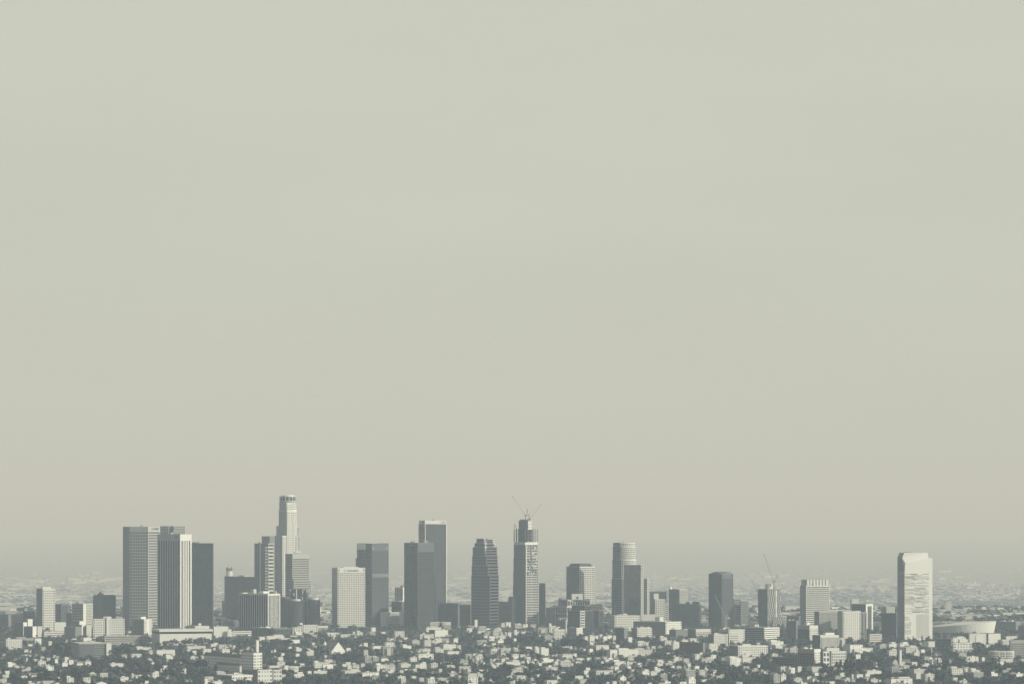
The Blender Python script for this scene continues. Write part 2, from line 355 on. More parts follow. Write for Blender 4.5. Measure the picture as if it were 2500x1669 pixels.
b = prism('pale_skyscraper', 'widest pale skyscraper with three visible faces of gridded windows', [(300, 40), (317, 6), (361.7, 0), (390.5, 46)], 1285, 8950,
          [plain('mid'), grid('grey', glass='black_glass', bay=6, fl=7.2, pw=.34, sh=.42, top=13, r=.8), band('pale', glass='bronze', fl=6.6, sh=.46, top=13, r=.9, e=1.5)])  # shaded middle face gets greyer concrete than the sunlit one: painted shade
b.last.update(c0=Vector((gx(361.7, 8950), 8950, 0)), u=Vector((gx(390.5, 8996)-gx(361.7, 8950), 46, 0)).normalized())
b.clutter(3); b.sign('K-HNBC', 'r', 370, 388.5, 1290.3, 'slate'); b.end()
b = prism('crowned_skyscraper', 'grey skyscraper with a wide split crown showing above the finned skyscraper', [(391, 6), (411, 0), (415, 16), (421, 18), (424, 2), (452.5, 10), (453, 40)], 1283.5, 9300,
          [band('grey', sh=.6, r=.2), plain('mid'), plain('slate'), plain('mid'), band('pale', sh=.6, r=.2), plain('pale')])
b.end()
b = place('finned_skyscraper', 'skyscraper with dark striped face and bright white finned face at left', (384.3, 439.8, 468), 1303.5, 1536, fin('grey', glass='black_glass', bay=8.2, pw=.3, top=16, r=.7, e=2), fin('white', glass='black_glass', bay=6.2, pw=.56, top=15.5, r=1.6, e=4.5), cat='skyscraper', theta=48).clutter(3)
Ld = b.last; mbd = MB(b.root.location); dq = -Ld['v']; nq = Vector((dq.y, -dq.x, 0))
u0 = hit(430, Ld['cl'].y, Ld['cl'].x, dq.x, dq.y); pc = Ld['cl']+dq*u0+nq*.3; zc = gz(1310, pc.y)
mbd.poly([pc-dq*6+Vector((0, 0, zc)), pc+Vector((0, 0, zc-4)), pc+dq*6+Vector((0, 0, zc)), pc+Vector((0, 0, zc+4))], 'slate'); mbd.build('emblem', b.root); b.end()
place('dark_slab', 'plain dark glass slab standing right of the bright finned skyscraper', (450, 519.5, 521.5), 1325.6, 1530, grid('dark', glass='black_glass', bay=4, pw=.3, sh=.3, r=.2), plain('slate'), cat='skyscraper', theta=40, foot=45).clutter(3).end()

# --- long white building and its neighbours
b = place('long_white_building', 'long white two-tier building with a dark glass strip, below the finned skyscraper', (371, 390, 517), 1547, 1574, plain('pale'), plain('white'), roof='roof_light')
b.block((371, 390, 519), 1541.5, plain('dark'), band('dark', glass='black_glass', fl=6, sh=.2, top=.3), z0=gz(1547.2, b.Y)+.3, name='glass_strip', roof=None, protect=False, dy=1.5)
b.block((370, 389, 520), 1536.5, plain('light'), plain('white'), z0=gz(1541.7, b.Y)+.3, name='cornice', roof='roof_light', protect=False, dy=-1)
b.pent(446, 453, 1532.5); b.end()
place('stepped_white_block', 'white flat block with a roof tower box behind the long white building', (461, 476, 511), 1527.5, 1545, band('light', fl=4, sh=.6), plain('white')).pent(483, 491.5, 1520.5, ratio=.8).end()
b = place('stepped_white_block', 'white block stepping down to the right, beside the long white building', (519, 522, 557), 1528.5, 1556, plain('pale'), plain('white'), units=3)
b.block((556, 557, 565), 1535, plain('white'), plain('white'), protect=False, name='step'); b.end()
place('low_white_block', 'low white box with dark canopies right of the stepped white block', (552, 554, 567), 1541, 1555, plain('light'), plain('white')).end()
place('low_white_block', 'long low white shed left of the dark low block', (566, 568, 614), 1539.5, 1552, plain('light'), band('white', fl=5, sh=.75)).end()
place('flat_canopy_building', 'low dark building with thin white roof slab beside the dark lettered tower', (544, 548, 584), 1514.5, 1528, plain('mid'), plain('mid'), roof='roof_light').end()

# --- lettered dark tower, city hall behind, stepped twin tower, round-topped tower
b = place('dark_tower', 'square dark tower with pale letters at its upper right', (548, 634, 637.5), 1408, 1518, cw('dark', sh=.2) if False else cw('dark'), cw('dark'), cat='tower', theta=35, foot=50)
b.clutter(3, False); b.sign('CBRE', 'l', 624, 635.5, 1418.3, 'pale'); b.pent(574.5, 588, 1404.6, plain('slate'), .3, 'helipad', z0=gz(1405.6, b.Y)+.2); b.pent(582.5, 584.5, 1405.8, plain('slate'), 1, 'support'); b.end()
place('dark_annex', 'low grey annex hugging the left edge of the square dark tower', (541.5, 544, 551), 1466, 1518, plain('mid'), plain('mid'), Y=9500).end()
ch = Bld('city_hall', 'round-shouldered pale tower top peeking above the square dark tower', 'tower', 559.5, Y=10200)
Xc = gx(559.5, 10200); mb = MB(ch.root.location); zz = lambda p: gz(p, 10200)
mb.cyl((Xc, 10200), 7.2, 9.4, 0, zz(1394), 'light', 16); mb.build('wall', ch.root)
mb = MB(ch.root.location); mb.cyl((Xc, 10200), 9.6, 9.6, zz(1394), zz(1393), 'pale', 16)
for k in range(9):
    a = 2*math.pi*k/9; h = random.uniform(3, 10); c = (Xc+7*math.cos(a), 10200+7*math.sin(a))
    mb.ell((c[0], c[1], zz(1393)+h*.6), 2.2, 2.2, h*.6, 'slate', 6, 4)
mb.build('crown_planting', ch.root)
b = place('stepped_tower', 'grey stepped tower with a zigzag lit corner left of the round-topped tower', (621, 655, 668), 1326, 1525, band('mid', glass='bronze', fl=4.5, sh=.55, r=.25), band('pale', glass='black_glass', fl=9, sh=.5, r=.6), cat='skyscraper', Y=9250)
b.block((639, 658, 674), 1308.5, plain('mid'), plain('mid'), dy=45, protect=False, name='core_tower')
b.panel('l', 641, 644.5, 1320, 1520, 'slate', 'slot') if False else None
b.block((631, 634, 636.5), 1323, plain('slate'), plain('slate'), dy=-8, protect=False, name='slot')
Yt = 9230
for k in range(26):
    z = gz(1326+8+k*7.2, Yt); mb = MB(b.root.location); mb.box((gx(650, Yt), Yt+2), (1, 0), (0, 1), 2.6, 3, z-3.6, z, 'light'); mb.build('balcony', b.root)
b.end()

us = Bld('round_tower', 'tallest white skyscraper with a round glass crown and stepped shoulders', 'skyscraper', 702.5, Y=9100)
Yu = 9100; Xu = gx(702.5, Yu)
def drum(b, r, za, zb, sty, n=20, name='wall', c=None, roof='roof_light'):
    mb = MB(b.root.location); cx, cyy = c
    P = [Vector((cx+r*math.cos(-2*math.pi*k/n), cyy+r*math.sin(-2*math.pi*k/n), 0)) for k in range(n)]
    for k in range(n): facade(mb, P[(k+1) % n], P[k], za, zb, sty, None)
    if roof: mb.poly([p+Vector((0, 0, zb)) for p in P[::-1]], roof)
    return mb.build(name, b.root)
drum(us, 22.3, 0, gz(1245.5, Yu), grid('white', glass='black_glass', bay=6.9, fl=5.6, pw=.3, sh=.46, top=5, r=1, e=1.6), 20, 'shaft', (Xu, Yu))
drum(us, 21.2, gz(1245.5, Yu), gz(1226.5, Yu), grid('white', bay=6.6, fl=5.4, pw=.55, sh=.5, top=2, r=.7, e=1.5), 20, 'upper_shaft', (Xu, Yu))
drum(us, 20.4, gz(1226.5, Yu), gz(1224, Yu), plain('mid'), 20, 'neck', (Xu, Yu))
drum(us, 20.8, gz(1224, Yu), gz(1210.5, Yu), fin('white', glass='bronze', bay=6.5, pw=.35, top=1.5, r=1, e=.8, base=1.5), 14, 'crown', (Xu, Yu))
drum(us, 15, gz(1210.5, Yu), gz(1208.3, Yu), plain('white'), 16, 'crown_cap', (Xu, Yu))
gw = lambda: grid('white', glass='black_glass', bay=5.6, fl=5.6, pw=.46, sh=.46, top=4, r=.9, e=1.2)
us.block((674.5, 690, 712), 1283.5, grid('pale', glass='black_glass', bay=5.6, fl=5.6, pw=.42, sh=.42, r=.9), gw(), dy=-6, theta=25, name='shoulder', protect=False)  # left faces of the white stone drawn greyer: shade in the colour
us.block((671, 689.4, 699.3), 1307, grid('pale', glass='black_glass', bay=5.6, fl=5.6, pw=.42, sh=.42, r=.9), gw(), dy=-47, theta=40, name='front_bay')
us.block((680.6, 700.5, 715), 1246, grid('pale', glass='black_glass', bay=5.6, fl=5.6, pw=.42, sh=.42, r=.9), gw(), dy=-34, theta=46, name='corner_bay', protect=False)
us.block((682.2, 700, 714), 1227, grid('pale', glass='black_glass', bay=5.6, fl=5.6, pw=.42, sh=.42, r=.9), gw(), dy=-33, theta=46, name='corner_bay', protect=False, z0=gz(1246, Yu))
us.block((715, 716, 730.7), 1283.5, gw(), gw(), dy=-8, theta=20, name='shoulder', protect=False)
us.block((716, 718, 733.5), 1307, gw(), gw(), dy=-13, theta=20, name='shoulder', protect=False)
us.block((718, 720, 736), 1345, gw(), gw(), dy=-16, theta=20, name='shoulder', protect=False); us.end()
b = place('banded_tower', 'horizontally banded grey tower in front of the round-topped skyscraper', (697, 714, 755.4), 1351.6, Y=8950, sl=band('mid', fl=5.4, sh=.45, top=12), sr=band('pale', glass='bronze', fl=5.4, sh=.5, top=12), cat='tower', theta=28)
b.block((697, 717.5, 759.6), 1415.5, band('mid', fl=5.4, sh=.45, top=3), band('pale', glass='bronze', fl=5.4, sh=.5, top=3), dy=-6, theta=28, protect=False, name='lower_shaft')
b.pent(720, 752, 1350.8, plain('pale')); b.end()

# hotel of glass cylinders
ho = Bld('glass_cylinder_hotel', 'dark glass hotel made of clustered cylinders below the round-topped skyscraper', 'hotel', 731, Y=8880)
Yh = 8880
for i, (px, dy, r, tp) in enumerate([(731, 0, 21.5, 1437), (699, -10, 15.5, 1460), (722, -32, 16, 1466), (766, -12, 15.5, 1463), (750, 26, 15, 1460)]):
    drum(ho, r, 0, gz(tp, Yh+dy), dict(st('slate', glass='black_glass', bay=None, fl=3.6, sh=.25, r=.08, top=1.5, e=.35)), 22, 'cylinder', (gx(px, Yh+dy), Yh+dy), 'roof_dark')
    if i:
        mb = MB(ho.root.location); mb.cyl((gx(px, Yh+dy), Yh+dy), r*.72, r*.72, gz(tp, Yh+dy), gz(tp, Yh+dy)+4.5, 'light' if i in (2, 3) else 'mid', 20); mb.build('roof_drum', ho.root)
for px, dy, t0, t1, mt in [(709, -24, 1437, 1441, 'white'), (717.5, -24, 1446, 1453, 'light'), (724, -22.5, 1437, 1462, 'white'), (739, -22.5, 1440, 1448, 'white'), (738.5, -22.5, 1456, 1463, 'light'), (742, -22, 1436, 1440, 'white'), (749.5, -20, 1437, 1445, 'white'), (754, -19, 1437, 1445, 'white'), (757, -18, 1448, 1453, 'light'), (751, -20, 1446, 1520, 'mid')]:
    mb = MB(ho.root.location); mb.box((gx(px, Yh+dy), Yh+dy), (1, 0), (0, 1), 1.1, 1.1, gz(t1, Yh), gz(t0, Yh), mt); mb.build('lift_shaft', ho.root)
RECTS.append((684, 783, 1437, 1530, 1533)); FOOT.append((gx(731, Yh), Yh, 1, 0, 52, 50))
b = place('finned_block', 'mid-rise dark block with white vertical fins in front of the square dark tower', (583, 654, 684), 1449, 1538, fin('pale', glass='black_glass', bay=6.6, pw=.16, top=3.5, r=.8, e=.8), fin('white', glass='black_glass', bay=5.6, pw=.38, top=4, r=1.2, e=3.2), theta=58)
b.pent(586, 612, 1445.5, plain('light'), .3).pent(614, 626, 1437.5, plain('pale'), .6).pent(631, 657, 1442.5, plain('white'), .6, dv=8).pent(671.5, 675.5, 1442, plain('white'), 1); b.end()
place('dark_low_block', 'low dark flat block in front of the white-finned block', (612, 671, 713.5), 1533.5, 1552, fin('slate', bay=5, pw=.4, top=2, glass='black_glass'), fin('slate', bay=5, pw=.4, top=2, glass='black_glass'), units=6, theta=35).end()
place('white_apartments', 'white apartment row with dark window columns below the cylinder hotel', (713, 715, 740), 1530.5, 1547, plain('light'), grid('white', bay=5, fl=3.4, pw=.6, sh=.5, top=1.5, win=True), units=2).end()
place('white_apartments', 'taller white apartment row with stair tower below the cylinder hotel', (736, 738, 776), 1524.5, 1545, plain('light'), grid('white', bay=5.4, fl=3.6, pw=.65, sh=.45, top=1.5, win=True)).pent(731, 739, 1519.5, plain('white'), .5).end()
place('colonnade_building', 'white flat building with a row of columns beside the waffle-grid tower', (774, 776, 801), 1527, 1538.5, plain('light'), fin('white', glass='glass', bay=2.4, pw=.4, top=4, r=1.2), roof='roof_light').end()

# --- waffle-grid bank tower and neighbours
b = place('waffle_tower', 'white waffle-grid bank tower with dark square windows and lettering', (810, 824.3, 891.6), 1385.5, 1531, band('pale', glass='bronze', fl=4.4, sh=.35, top=4, e=2.5, r=.4), grid('white', bay=4.77, fl=4.42, pw=.37, sh=.46, top=12.5, r=1.7, e=1.1, win=True), cat='skyscraper', theta=24)
b.panel('r', 826.3, 828.6, 1388, 1394.5, 'slate', 'vent', .4).panel('r', 887.2, 889.6, 1387, 1394, 'slate', 'vent', .4)
b.sign('UnionBank', 'r', 847, 876, 1391.8, 'mid').pent(834, 875, 1383, plain('white'), .3)
Ld = b.last; mbd = MB(b.root.location)
for k, (a, c, e1, e2) in enumerate([(840, 842, 1388.5, 1395), (842.6, 844.6, 1391.5, 1394)]):
    for pxx in (a, c):
        uu = hit(pxx, Ld['c0'].y, Ld['c0'].x, Ld['u'].x, Ld['u'].y); p = Ld['c0']+Ld['u']*uu+Vector((Ld['u'].y, -Ld['u'].x, 0))*.3
        mbd.box(p, Ld['u'], Ld['v'], .35, .2, gz(e2, p.y), gz(e1, p.y), 'grey')
mbd.build('emblem', b.root); b.end()
b = place('grid_skyscraper', 'dark gridded skyscraper with a pale panel at its upper left corner', (871.5, 908, 948.8), 1325.7, 1529, band('slate', glass='black_glass', fl=4.2, sh=.4, top=14, r=.2), grid('slate', glass='black_glass', bay=3.9, fl=4.2, pw=.4, sh=.4, top=19, r=.5), cat='skyscraper', theta=36)
b.panel('l', 873.5, 893, 1325.4, 1340.5, 'white', 'sign_panel', 1).panel('r', 909, 948, 1400, 1408.5, 'mid', 'louvre_band', .25)
b.panel('l', 871.6, 876, 1362, 1520, 'slate', 'setback', 4); b.pent(886, 925, 1324.6, plain('white'), .3)
for a in (909.5, 912, 942, 945.5): b.panel('r', a, a+1.2, 1336.6, 1339.5, 'light', 'vent', .3)
b.end()
b = place('twin_dark_skyscraper', 'black skyscraper with faint pale lettering, left of the capped skyscraper', (986.7, 1019.8, 1060), 1324.7, 1537.5, cw('dark'), band('slate', glass='black_glass', fl=4, sh=.3, r=.15, top=22, base=0), cat='skyscraper', theta=36)
b.clutter(4); b.sign('CityNational', 'l', 995, 1016.5, 1330.5, 'grey', False).pent(1034, 1047, 1320.6, plain('light'), .5, 'helipad', z0=gz(1321.8, b.Y)).pent(1039, 1042, 1321.8, plain('white'), 1, 'support'); b.end()
b = place('capped_skyscraper', 'dark skyscraper with white cap and white corner edges', (1021.8, 1037.5, 1089), 1279, Y=9150, sl=cw('dark'), sr=band('slate', glass='bronze', fl=4, sh=.35, r=.12), cat='skyscraper', theta=22)
b.block((1022.8, 1037.3, 1089.2), 1270, plain('light'), plain('white'), z0=gz(1279, b.Y)+.35, dy=-.5, theta=22, name='cap', protect=False, roof='roof_light')
b.sign('Aon', 'r', 1075, 1087, 1273.6, 'grey', True, .35).sign('Aon', 'l', 1030, 1036.6, 1273.8, 'slate', True, .3)
b.panel('r', 1037.3, 1038.8, 1279.3, 1530, 'light', 'corner_pier', 1).panel('r', 1088.6, 1090.8, 1279.3, 1530, 'white', 'corner_pier', 1.2)
b.pent(1038, 1060, 1269.2, plain('grey'), .2).pent(1056.5, 1060.5, 1267, plain('slate'), .6, 'rooftop_unit'); b.end()
b = place('small_tower', 'small pale tower half hidden left of the black skyscraper', (963.7, 983.5, 988), 1433, Y=9500, sl=grid('pale', bay=5, pw=.35, sh=.4), sr=plain('white'), cat='tower', theta=50)
b.pent(969, 974, 1431.5).pent(978, 986, 1428.5, plain('slate')); b.end()
place('dark_box', 'low dark box building behind the white complex, before the black skyscraper', (956, 981, 1017.5), 1468.6, 1530, cw('dark'), cw('mid', g='bronze'), units=3).end()
b = place('white_complex', 'white complex with gridded wings and a blank pier, right of the waffle-grid tower', (929, 940.5, 982), 1494, 1534.5, plain('light'), grid('white', glass='glass', bay=2, fl=4.2, pw=.35, sh=.3, top=2.5, r=.8, e=1.5), theta=22)
b.block((975, 984, 1015), 1491, plain('light'), grid('white', bay=2, fl=4.2, pw=.35, sh=.3, top=3, r=.8, e=1.5), dy=-25, theta=22, name='wing')
b.panel('r', 984, 997.5, 1490, 1536, 'light', 'blank_pier', .8); b.pent(987, 993, 1488.5); b.end()
b = place('lettered_block', 'low white block with lettering band behind a cypress tree', (1029, 1034, 1101), 1518, 1537, plain('mid'), fin('light', bay=2.4, pw=.45, top=6.5, r=.7), theta=18)
b.sign('CARPENTERS', 'r', 1053, 1088, 1521.6, 'grey'); b.end()
place('white_flat_block', 'white flat block with small tower in front of the lettered block', (1036, 1041, 1078), 1531, 1545, grid('light', bay=3, fl=3, pw=.5), plain('white'), units=2).pent(1060, 1067, 1528.5).end()
place('white_flat_block', 'white block with dark left wing in front of the lettered block', (1047, 1062, 1094), 1537.5, 1554, plain('slate'), plain('white')).pent(1080, 1086, 1534).end()
place('long_dark_block', 'long dark glass block right of the capped skyscraper foot', (1069, 1118, 1122.5), 1471.5, 1530, fin('slate', glass='black_glass', bay=6, pw=.25, top=4), plain('slate'), theta=40, foot=40).end()
place('long_dark_block', 'dark ribbed block left of the stepped dark skyscraper', (1111, 1148, 1156), 1475.6, 1526, fin('slate', glass='black_glass', bay=5, pw=.3, top=4), plain('slate'), theta=40).end()
place('tall_white_slab', 'narrow upright white slab among low roofs below the stepped dark skyscraper', (1158, 1159, 1166), 1512, 1535, plain('light'), plain('white')).end()

# --- stepped dark skyscraper
b = Bld('stepped_skyscraper', 'dark skyscraper with stepped crown and sunlit banded right face', 'skyscraper', 1186, Y=9050)
dk = lambda t=2: band('slate', glass='black_glass', fl=7.6, sh=.3, r=.2, top=t, e=2)  # dark left, white right bands: shade and sun put into the colours
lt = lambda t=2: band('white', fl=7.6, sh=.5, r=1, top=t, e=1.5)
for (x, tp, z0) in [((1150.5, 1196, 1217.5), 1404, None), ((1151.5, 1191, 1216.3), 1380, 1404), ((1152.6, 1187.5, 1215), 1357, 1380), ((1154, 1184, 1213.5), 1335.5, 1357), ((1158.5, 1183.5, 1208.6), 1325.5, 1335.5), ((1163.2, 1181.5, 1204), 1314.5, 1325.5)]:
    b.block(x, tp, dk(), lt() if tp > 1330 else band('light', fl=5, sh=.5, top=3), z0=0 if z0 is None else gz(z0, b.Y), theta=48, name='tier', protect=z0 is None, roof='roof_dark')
b.end()

# --- skyscraper under construction with two cranes
b = Bld('unfinished_skyscraper', 'skyscraper under construction with open steel frame top', 'skyscraper', 1284, Y=9000)
dl = band('mid', glass='black_glass', fl=6, sh=.25, r=.2, top=1)
lw = lambda: band('slate', glass='bronze', fl=6, sh=.25, r=.2, top=.3, e=.8)  # left walls darker than right: shade put into the cladding colour
rw = lambda p=.14: grid('pale', glass='black_glass', bay=5.2, fl=6.2, pw=p, sh=.44, r=1.2, top=.3)
for (x, tp, z0) in [((1252.3, 1285.6, 1315.2), 1430, None), ((1253, 1285, 1314.7), 1395, 1430), ((1253.7, 1284, 1314.2), 1362, 1395), ((1254.4, 1283, 1313.6), 1329.5, 1362)]:
    b.block(x, tp, lw(), rw(), theta=40, name='shaft', roof=None, protect=z0 is None, z0=0 if z0 is None else gz(z0, 9000))
random.seed(5)
for k in range(70):                                                  # cladding only partly hung
    x0 = random.uniform(1285.5, 1309); y0 = random.uniform(1331, 1400); b.panel('r', x0, x0+random.uniform(1.5, 4.5), y0, y0+random.uniform(1.2, 4.5), random.choice(['slate', 'slate', 'mid', 'light', 'grey']), 'cladding_panel', .35 if y0 < 1357 else 2.2)
b.panel('r', 1295, 1298.5, 1330, 1520, 'mid', 'glass_slot', 1.2).panel('r', 1283.3, 1285, 1331, 1520, 'white', 'corner_pier', 1.2)
b.block((1254.6, 1282, 1313.4), 1323, plain('pale'), plain('white'), theta=40, name='white_band', z0=gz(1329.5, 9000)+.1, protect=False, dy=-1)
b.block((1241, 1252, 1262), 1456, plain('slate'), plain('slate'), theta=40, name='podium', protect=False, dy=10)
b.block((1266.4, 1289, 1298.5), 1270.5, plain('slate'), band('light', fl=7, sh=.9, top=1, r=.2), theta=50, name='concrete_core', dy=14, protect=False, z0=gz(1323, 9000))
b.block((1269.5, 1281, 1290), 1267.5, plain('dark'), plain('dark'), theta=50, name='formwork', dy=18, protect=False, z0=gz(1270.5, 9000)+.4)
fr = MB(b.root.location); t = math.radians(40); du = Vector((math.cos(t), math.sin(t), 0)); dv = Vector((-math.sin(t), math.cos(t), 0))
Y0 = 9000; c0 = Vector((gx(1282, Y0), Y0, 0)); wr = hit(1313.4, Y0, c0.x, du.x, du.y); wl = hit(1254.6, Y0, c0.x, dv.x, dv.y)
zb, zt = gz(1323, Y0), gz(1291.5, Y0)
for i in range(6):
    for j in range(6):
        if i in (0, 5) or j in (0, 5):
            p = c0+du*(wr*i/5)+dv*(wl*j/5); p += (c0+du*wr/2+dv*wl/2-p)*.02
            fr.box(p, du, dv, .75, .75, zb, zt+random.uniform(-1, 2), 'steel_dark' if i < 4 else 'steel')
for k in range(1, 7):
    z = zb+(zt-zb)*k/6.3; fr.box(c0+du*wr/2+dv*wl/2, du, dv, wr/2-.5, wl/2-.5, z, z+.9, 'steel_dark')
fr.build('steel_frame', b.root)
mb = MB(b.root.location); p = P3(1256, 1292, 9015); q = P3(1256, 1278.5, 9015); mb.bar(p, q, .8, 'steel_dark'); mb.bar(q, P3(1262, 1291, 9005), .8, 'steel_dark'); mb.build('mast_frame', b.root); b.end()
def crane(label, pb, pv, tip, apex, cw_, Y, m='steel_dark', mj=None, jt=1.5, mt=2.0, group='tower cranes on the skyline'):
    """luffing tower crane: foot, slewing ring, jib tip, A-frame top and counterweight as picture points"""
    mj = mj or m; r = tag(empty('tower_crane', P3(*pb, Y)), label, 'crane', group); o = r.location
    def lattice(name, a, b_, wd, t, mat):
        mb = MB(o); a = Vector(a); b_ = Vector(b_); d = (b_-a).normalized(); x = Vector((0, 1, 0)); y = d.cross(x).normalized()
        cs = [x*wd/2+y*wd/2, -x*wd/2+y*wd/2, -x*wd/2-y*wd/2, x*wd/2-y*wd/2]; n = max(3, int((b_-a).length/(wd*1.6)))
        for c in cs: mb.bar(a+c, b_+c*.6, t, mat)
        for k in range(n):
            s0, s1 = a+(b_-a)*(k/n), a+(b_-a)*((k+1)/n)
            for i in range(4): mb.bar(s0+cs[i]*(1-.4*k/n), s1+cs[(i+1) % 4]*(1-.4*(k+1)/n), t*.7, mat)
        return mb.build(name, r)
    A, V, T, X, K = P3(*pb, Y), P3(*pv, Y), P3(*tip, Y), P3(*apex, Y), P3(*cw_, Y)
    lattice('mast', A, V, mt, .45, m); lattice('jib', V, T, jt, .26, mj)
    mb = MB(o); mb.bar(V+Vector((1, .8, 0)), X, .6, m); mb.bar(V+Vector((1, -.8, 0)), X, .6, m); mb.bar(K, X, .6, m); mb.build('a_frame', r)
    mb = MB(o); mb.box((K.x, Y), (1, 0), (0, 1), 2.2, 1.5, K.z-1.5, K.z+1.8, 'white'); mb.build('counterweight', r)
    mb = MB(o); mb.box(((V.x+K.x)/2, Y), (1, 0), (0, 1), abs(V.x-K.x)/2+.8, 1.4, V.z-1, V.z+.4, m); mb.build('slewing_platform', r)
    mb = MB(o); mb.box((V.x-1.6, Y-1.6), (1, 0), (0, 1), 1.1, 1, V.z-.6, V.z+2, 'slate'); mb.build('cab', r)
    mb = MB(o); mb.bar(X, T+(V-T)*.04, .16, m); mb.build('pendant_line', r)
    mb = MB(o); mb.box((T.x, Y), (1, 0), (0, 1), .9, .9, T.z-1.2, T.z+.9, 'slate'); mb.build('jib_head', r)
crane('luffing crane with long jib leaning left atop the unfinished skyscraper', (1283.5, 1269), (1283, 1257.5), (1250.8, 1210.8), (1287.6, 1242), (1288.5, 1256), 9020, mj='pale', jt=1.2)
crane('smaller crane with jib leaning right beside the unfinished skyscraper core', (1291, 1270), (1294, 1266.5), (1321, 1231), (1291.2, 1255), (1290, 1266), 9000, mj='pale', jt=1.0)
place('dark_slab', 'narrow dark slab tower close behind the unfinished skyscraper', (1316, 1328, 1331.5), 1423, Y=9200, sl=cw('slate'), sr=cw('slate'), cat='tower', theta=48).end()
b = place('gridded_block', 'gridded block half in shade at the foot of the unfinished skyscraper', (1215.6, 1244, 1285), 1468.5, 1522, band('slate', glass='black_glass', sh=.35), grid('white', bay=4.8, fl=5, pw=.35, sh=.35, top=3, r=1.1), units=3); b.end()
place('grey_block', 'cluttered grey block between the dark slab and the clock building', (1332.5, 1340, 1356), 1482.7, 1530, grid('mid', bay=3, sh=.5), grid('grey', bay=3, sh=.5)).end()

# --- clock building
b = Bld('clock_building', 'tiered art deco building with a round clock on its top pavilion', 'building', 1384, Y=8950)
dcl = grid('grey', glass='black_glass', bay=10, fl=14, pw=.22, sh=.18, top=4, r=.8, win=True)
dcr = grid('light', glass='black_glass', bay=8.5, fl=14, pw=.22, sh=.18, top=4, r=.8, win=True)
b.block((1356.6, 1384, 1441), 1478.6, dcl, dcr, theta=30, name='lower_tier')
b.block((1363, 1386, 1440), 1463.5, grid('mid', glass='black_glass', bay=9, fl=13, pw=.22, sh=.1, top=3, r=.6), grid('light', glass='black_glass', bay=7, fl=13, pw=.25, sh=.1, top=3, r=.6), theta=30, name='upper_tier', z0=gz(1478.6, b.Y)+.3, protect=False, dy=2)
b.block((1364, 1367, 1373.5), 1458.5, plain('slate'), plain('slate'), theta=30, name='roof_end', z0=gz(1463.5, b.Y), protect=False, dy=20)
b.block((1394, 1396, 1423), 1449, plain('grey'), plain('light'), theta=14, name='pavilion', z0=gz(1463.5, b.Y)+.3, protect=False, dy=6)
Ld = b.last; uu = hit(1409.7, Ld['c0'].y, Ld['c0'].x, Ld['u'].x, Ld['u'].y); n = Vector((Ld['u'].y, -Ld['u'].x, 0)); pc = Ld['c0']+Ld['u']*uu+n*.25
mb = MB(b.root.location); zc = gz(1458.4, pc.y); ring = [pc+Ld['u']*3.4*math.cos(2*math.pi*k/20)+Vector((0, 0, zc+3.6*math.sin(2*math.pi*k/20))) for k in range(20)]
mb.poly(ring, 'slate'); mb.build('clock', b.root); b.end()
b = place('crowned_grid_tower', 'grid tower with dark trapezoid crown behind the clock building', (1382.5, 1415, 1452.8), 1382.5, Y=9150, sl=grid('mid', glass='black_glass', bay=3, fl=4.5, pw=.25, sh=.3, r=.3), sr=grid('white', glass='black_glass', bay=4.9, fl=4.7, pw=.32, sh=.38, top=3, r=.8), cat='tower', theta=36)
Ld = b.last; mb = MB(b.root.location); c = Ld['ctr']; u, v = Ld['u'], Ld['v']
lo = [c+u*a*Ld['wr']*.42+v*bb*Ld['wl']*.42+Vector((0, 0, Ld['z1'])) for a, bb in ((-1, -1), (1, -1), (1, 1), (-1, 1))]
hi = [c+u*a*Ld['wr']*.34+v*bb*Ld['wl']*.34+Vector((0, 0, gz(1374.8, c.y))) for a, bb in ((-1, -1), (1, -1), (1, 1), (-1, 1))]
for k in range(4): mb.quad(lo[k], lo[(k+1) % 4], hi[(k+1) % 4], hi[k], 'dark')
mb.poly(hi, 'dark'); mb.build('crown', b.root); b.end()
b = place('dark_office', 'dark bronze office with a lit ladder of balconies, below the crowned grid tower', (1386, 1428, 1450), 1490, 1537, cw('dark'), cw('dark'), theta=48)
b.block((1396, 1428, 1442), 1477.5, cw('dark'), cw('dark'), theta=48, name='upper_block', protect=False, z0=gz(1490, b.Y), dy=12)
b.block((1415, 1417, 1428), 1490, plain('light'), band('white', fl=6.3, sh=.5, r=1.5, top=3, e=.8), theta=25, name='balcony_tower', protect=False, dy=-14)
b.block((1440, 1462, 1474), 1489.5, cw('slate'), cw('slate'), theta=45, name='rear_wing', protect=False, dy=40); b.end()
mp = tag(empty('monopole', P3(1381.8, 1550, 8370)), 'white steel column carrying a cross frame in front of the clock building', 'mast'); Ym = 8370
mb = MB(mp.location); mb.cyl((gx(1381.8, Ym), Ym), 1.7, 1.5, 0, gz(1512, Ym), 'white', 12); mb.build('column', mp)
mb = MB(mp.location)
for z in (1507.5, 1509.5): mb.bar(P3(1365, z, Ym), P3(1386, z, Ym), .9, 'pale')
for x in (1365.5, 1371, 1376, 1381, 1385.6): mb.bar(P3(x, 1506.5, Ym), P3(x, 1510.5, Ym), .8, 'white')
mb.build('cross_frame', mp)
for x in (1367.7, 1384.7):
    mb = MB(mp.location); mb.ell(P3(x, 1511.5, Ym-1), 1.1, .9, 2.0, 'white', 8, 5); mb.build('lamp_head', mp)
b = place('low_annex', 'small white-roofed annex right of the dark bronze office', (1441, 1445, 1471), 1474, Y=9100, sl=plain('pale'), sr=band('white', fl=4, sh=.6)).end()

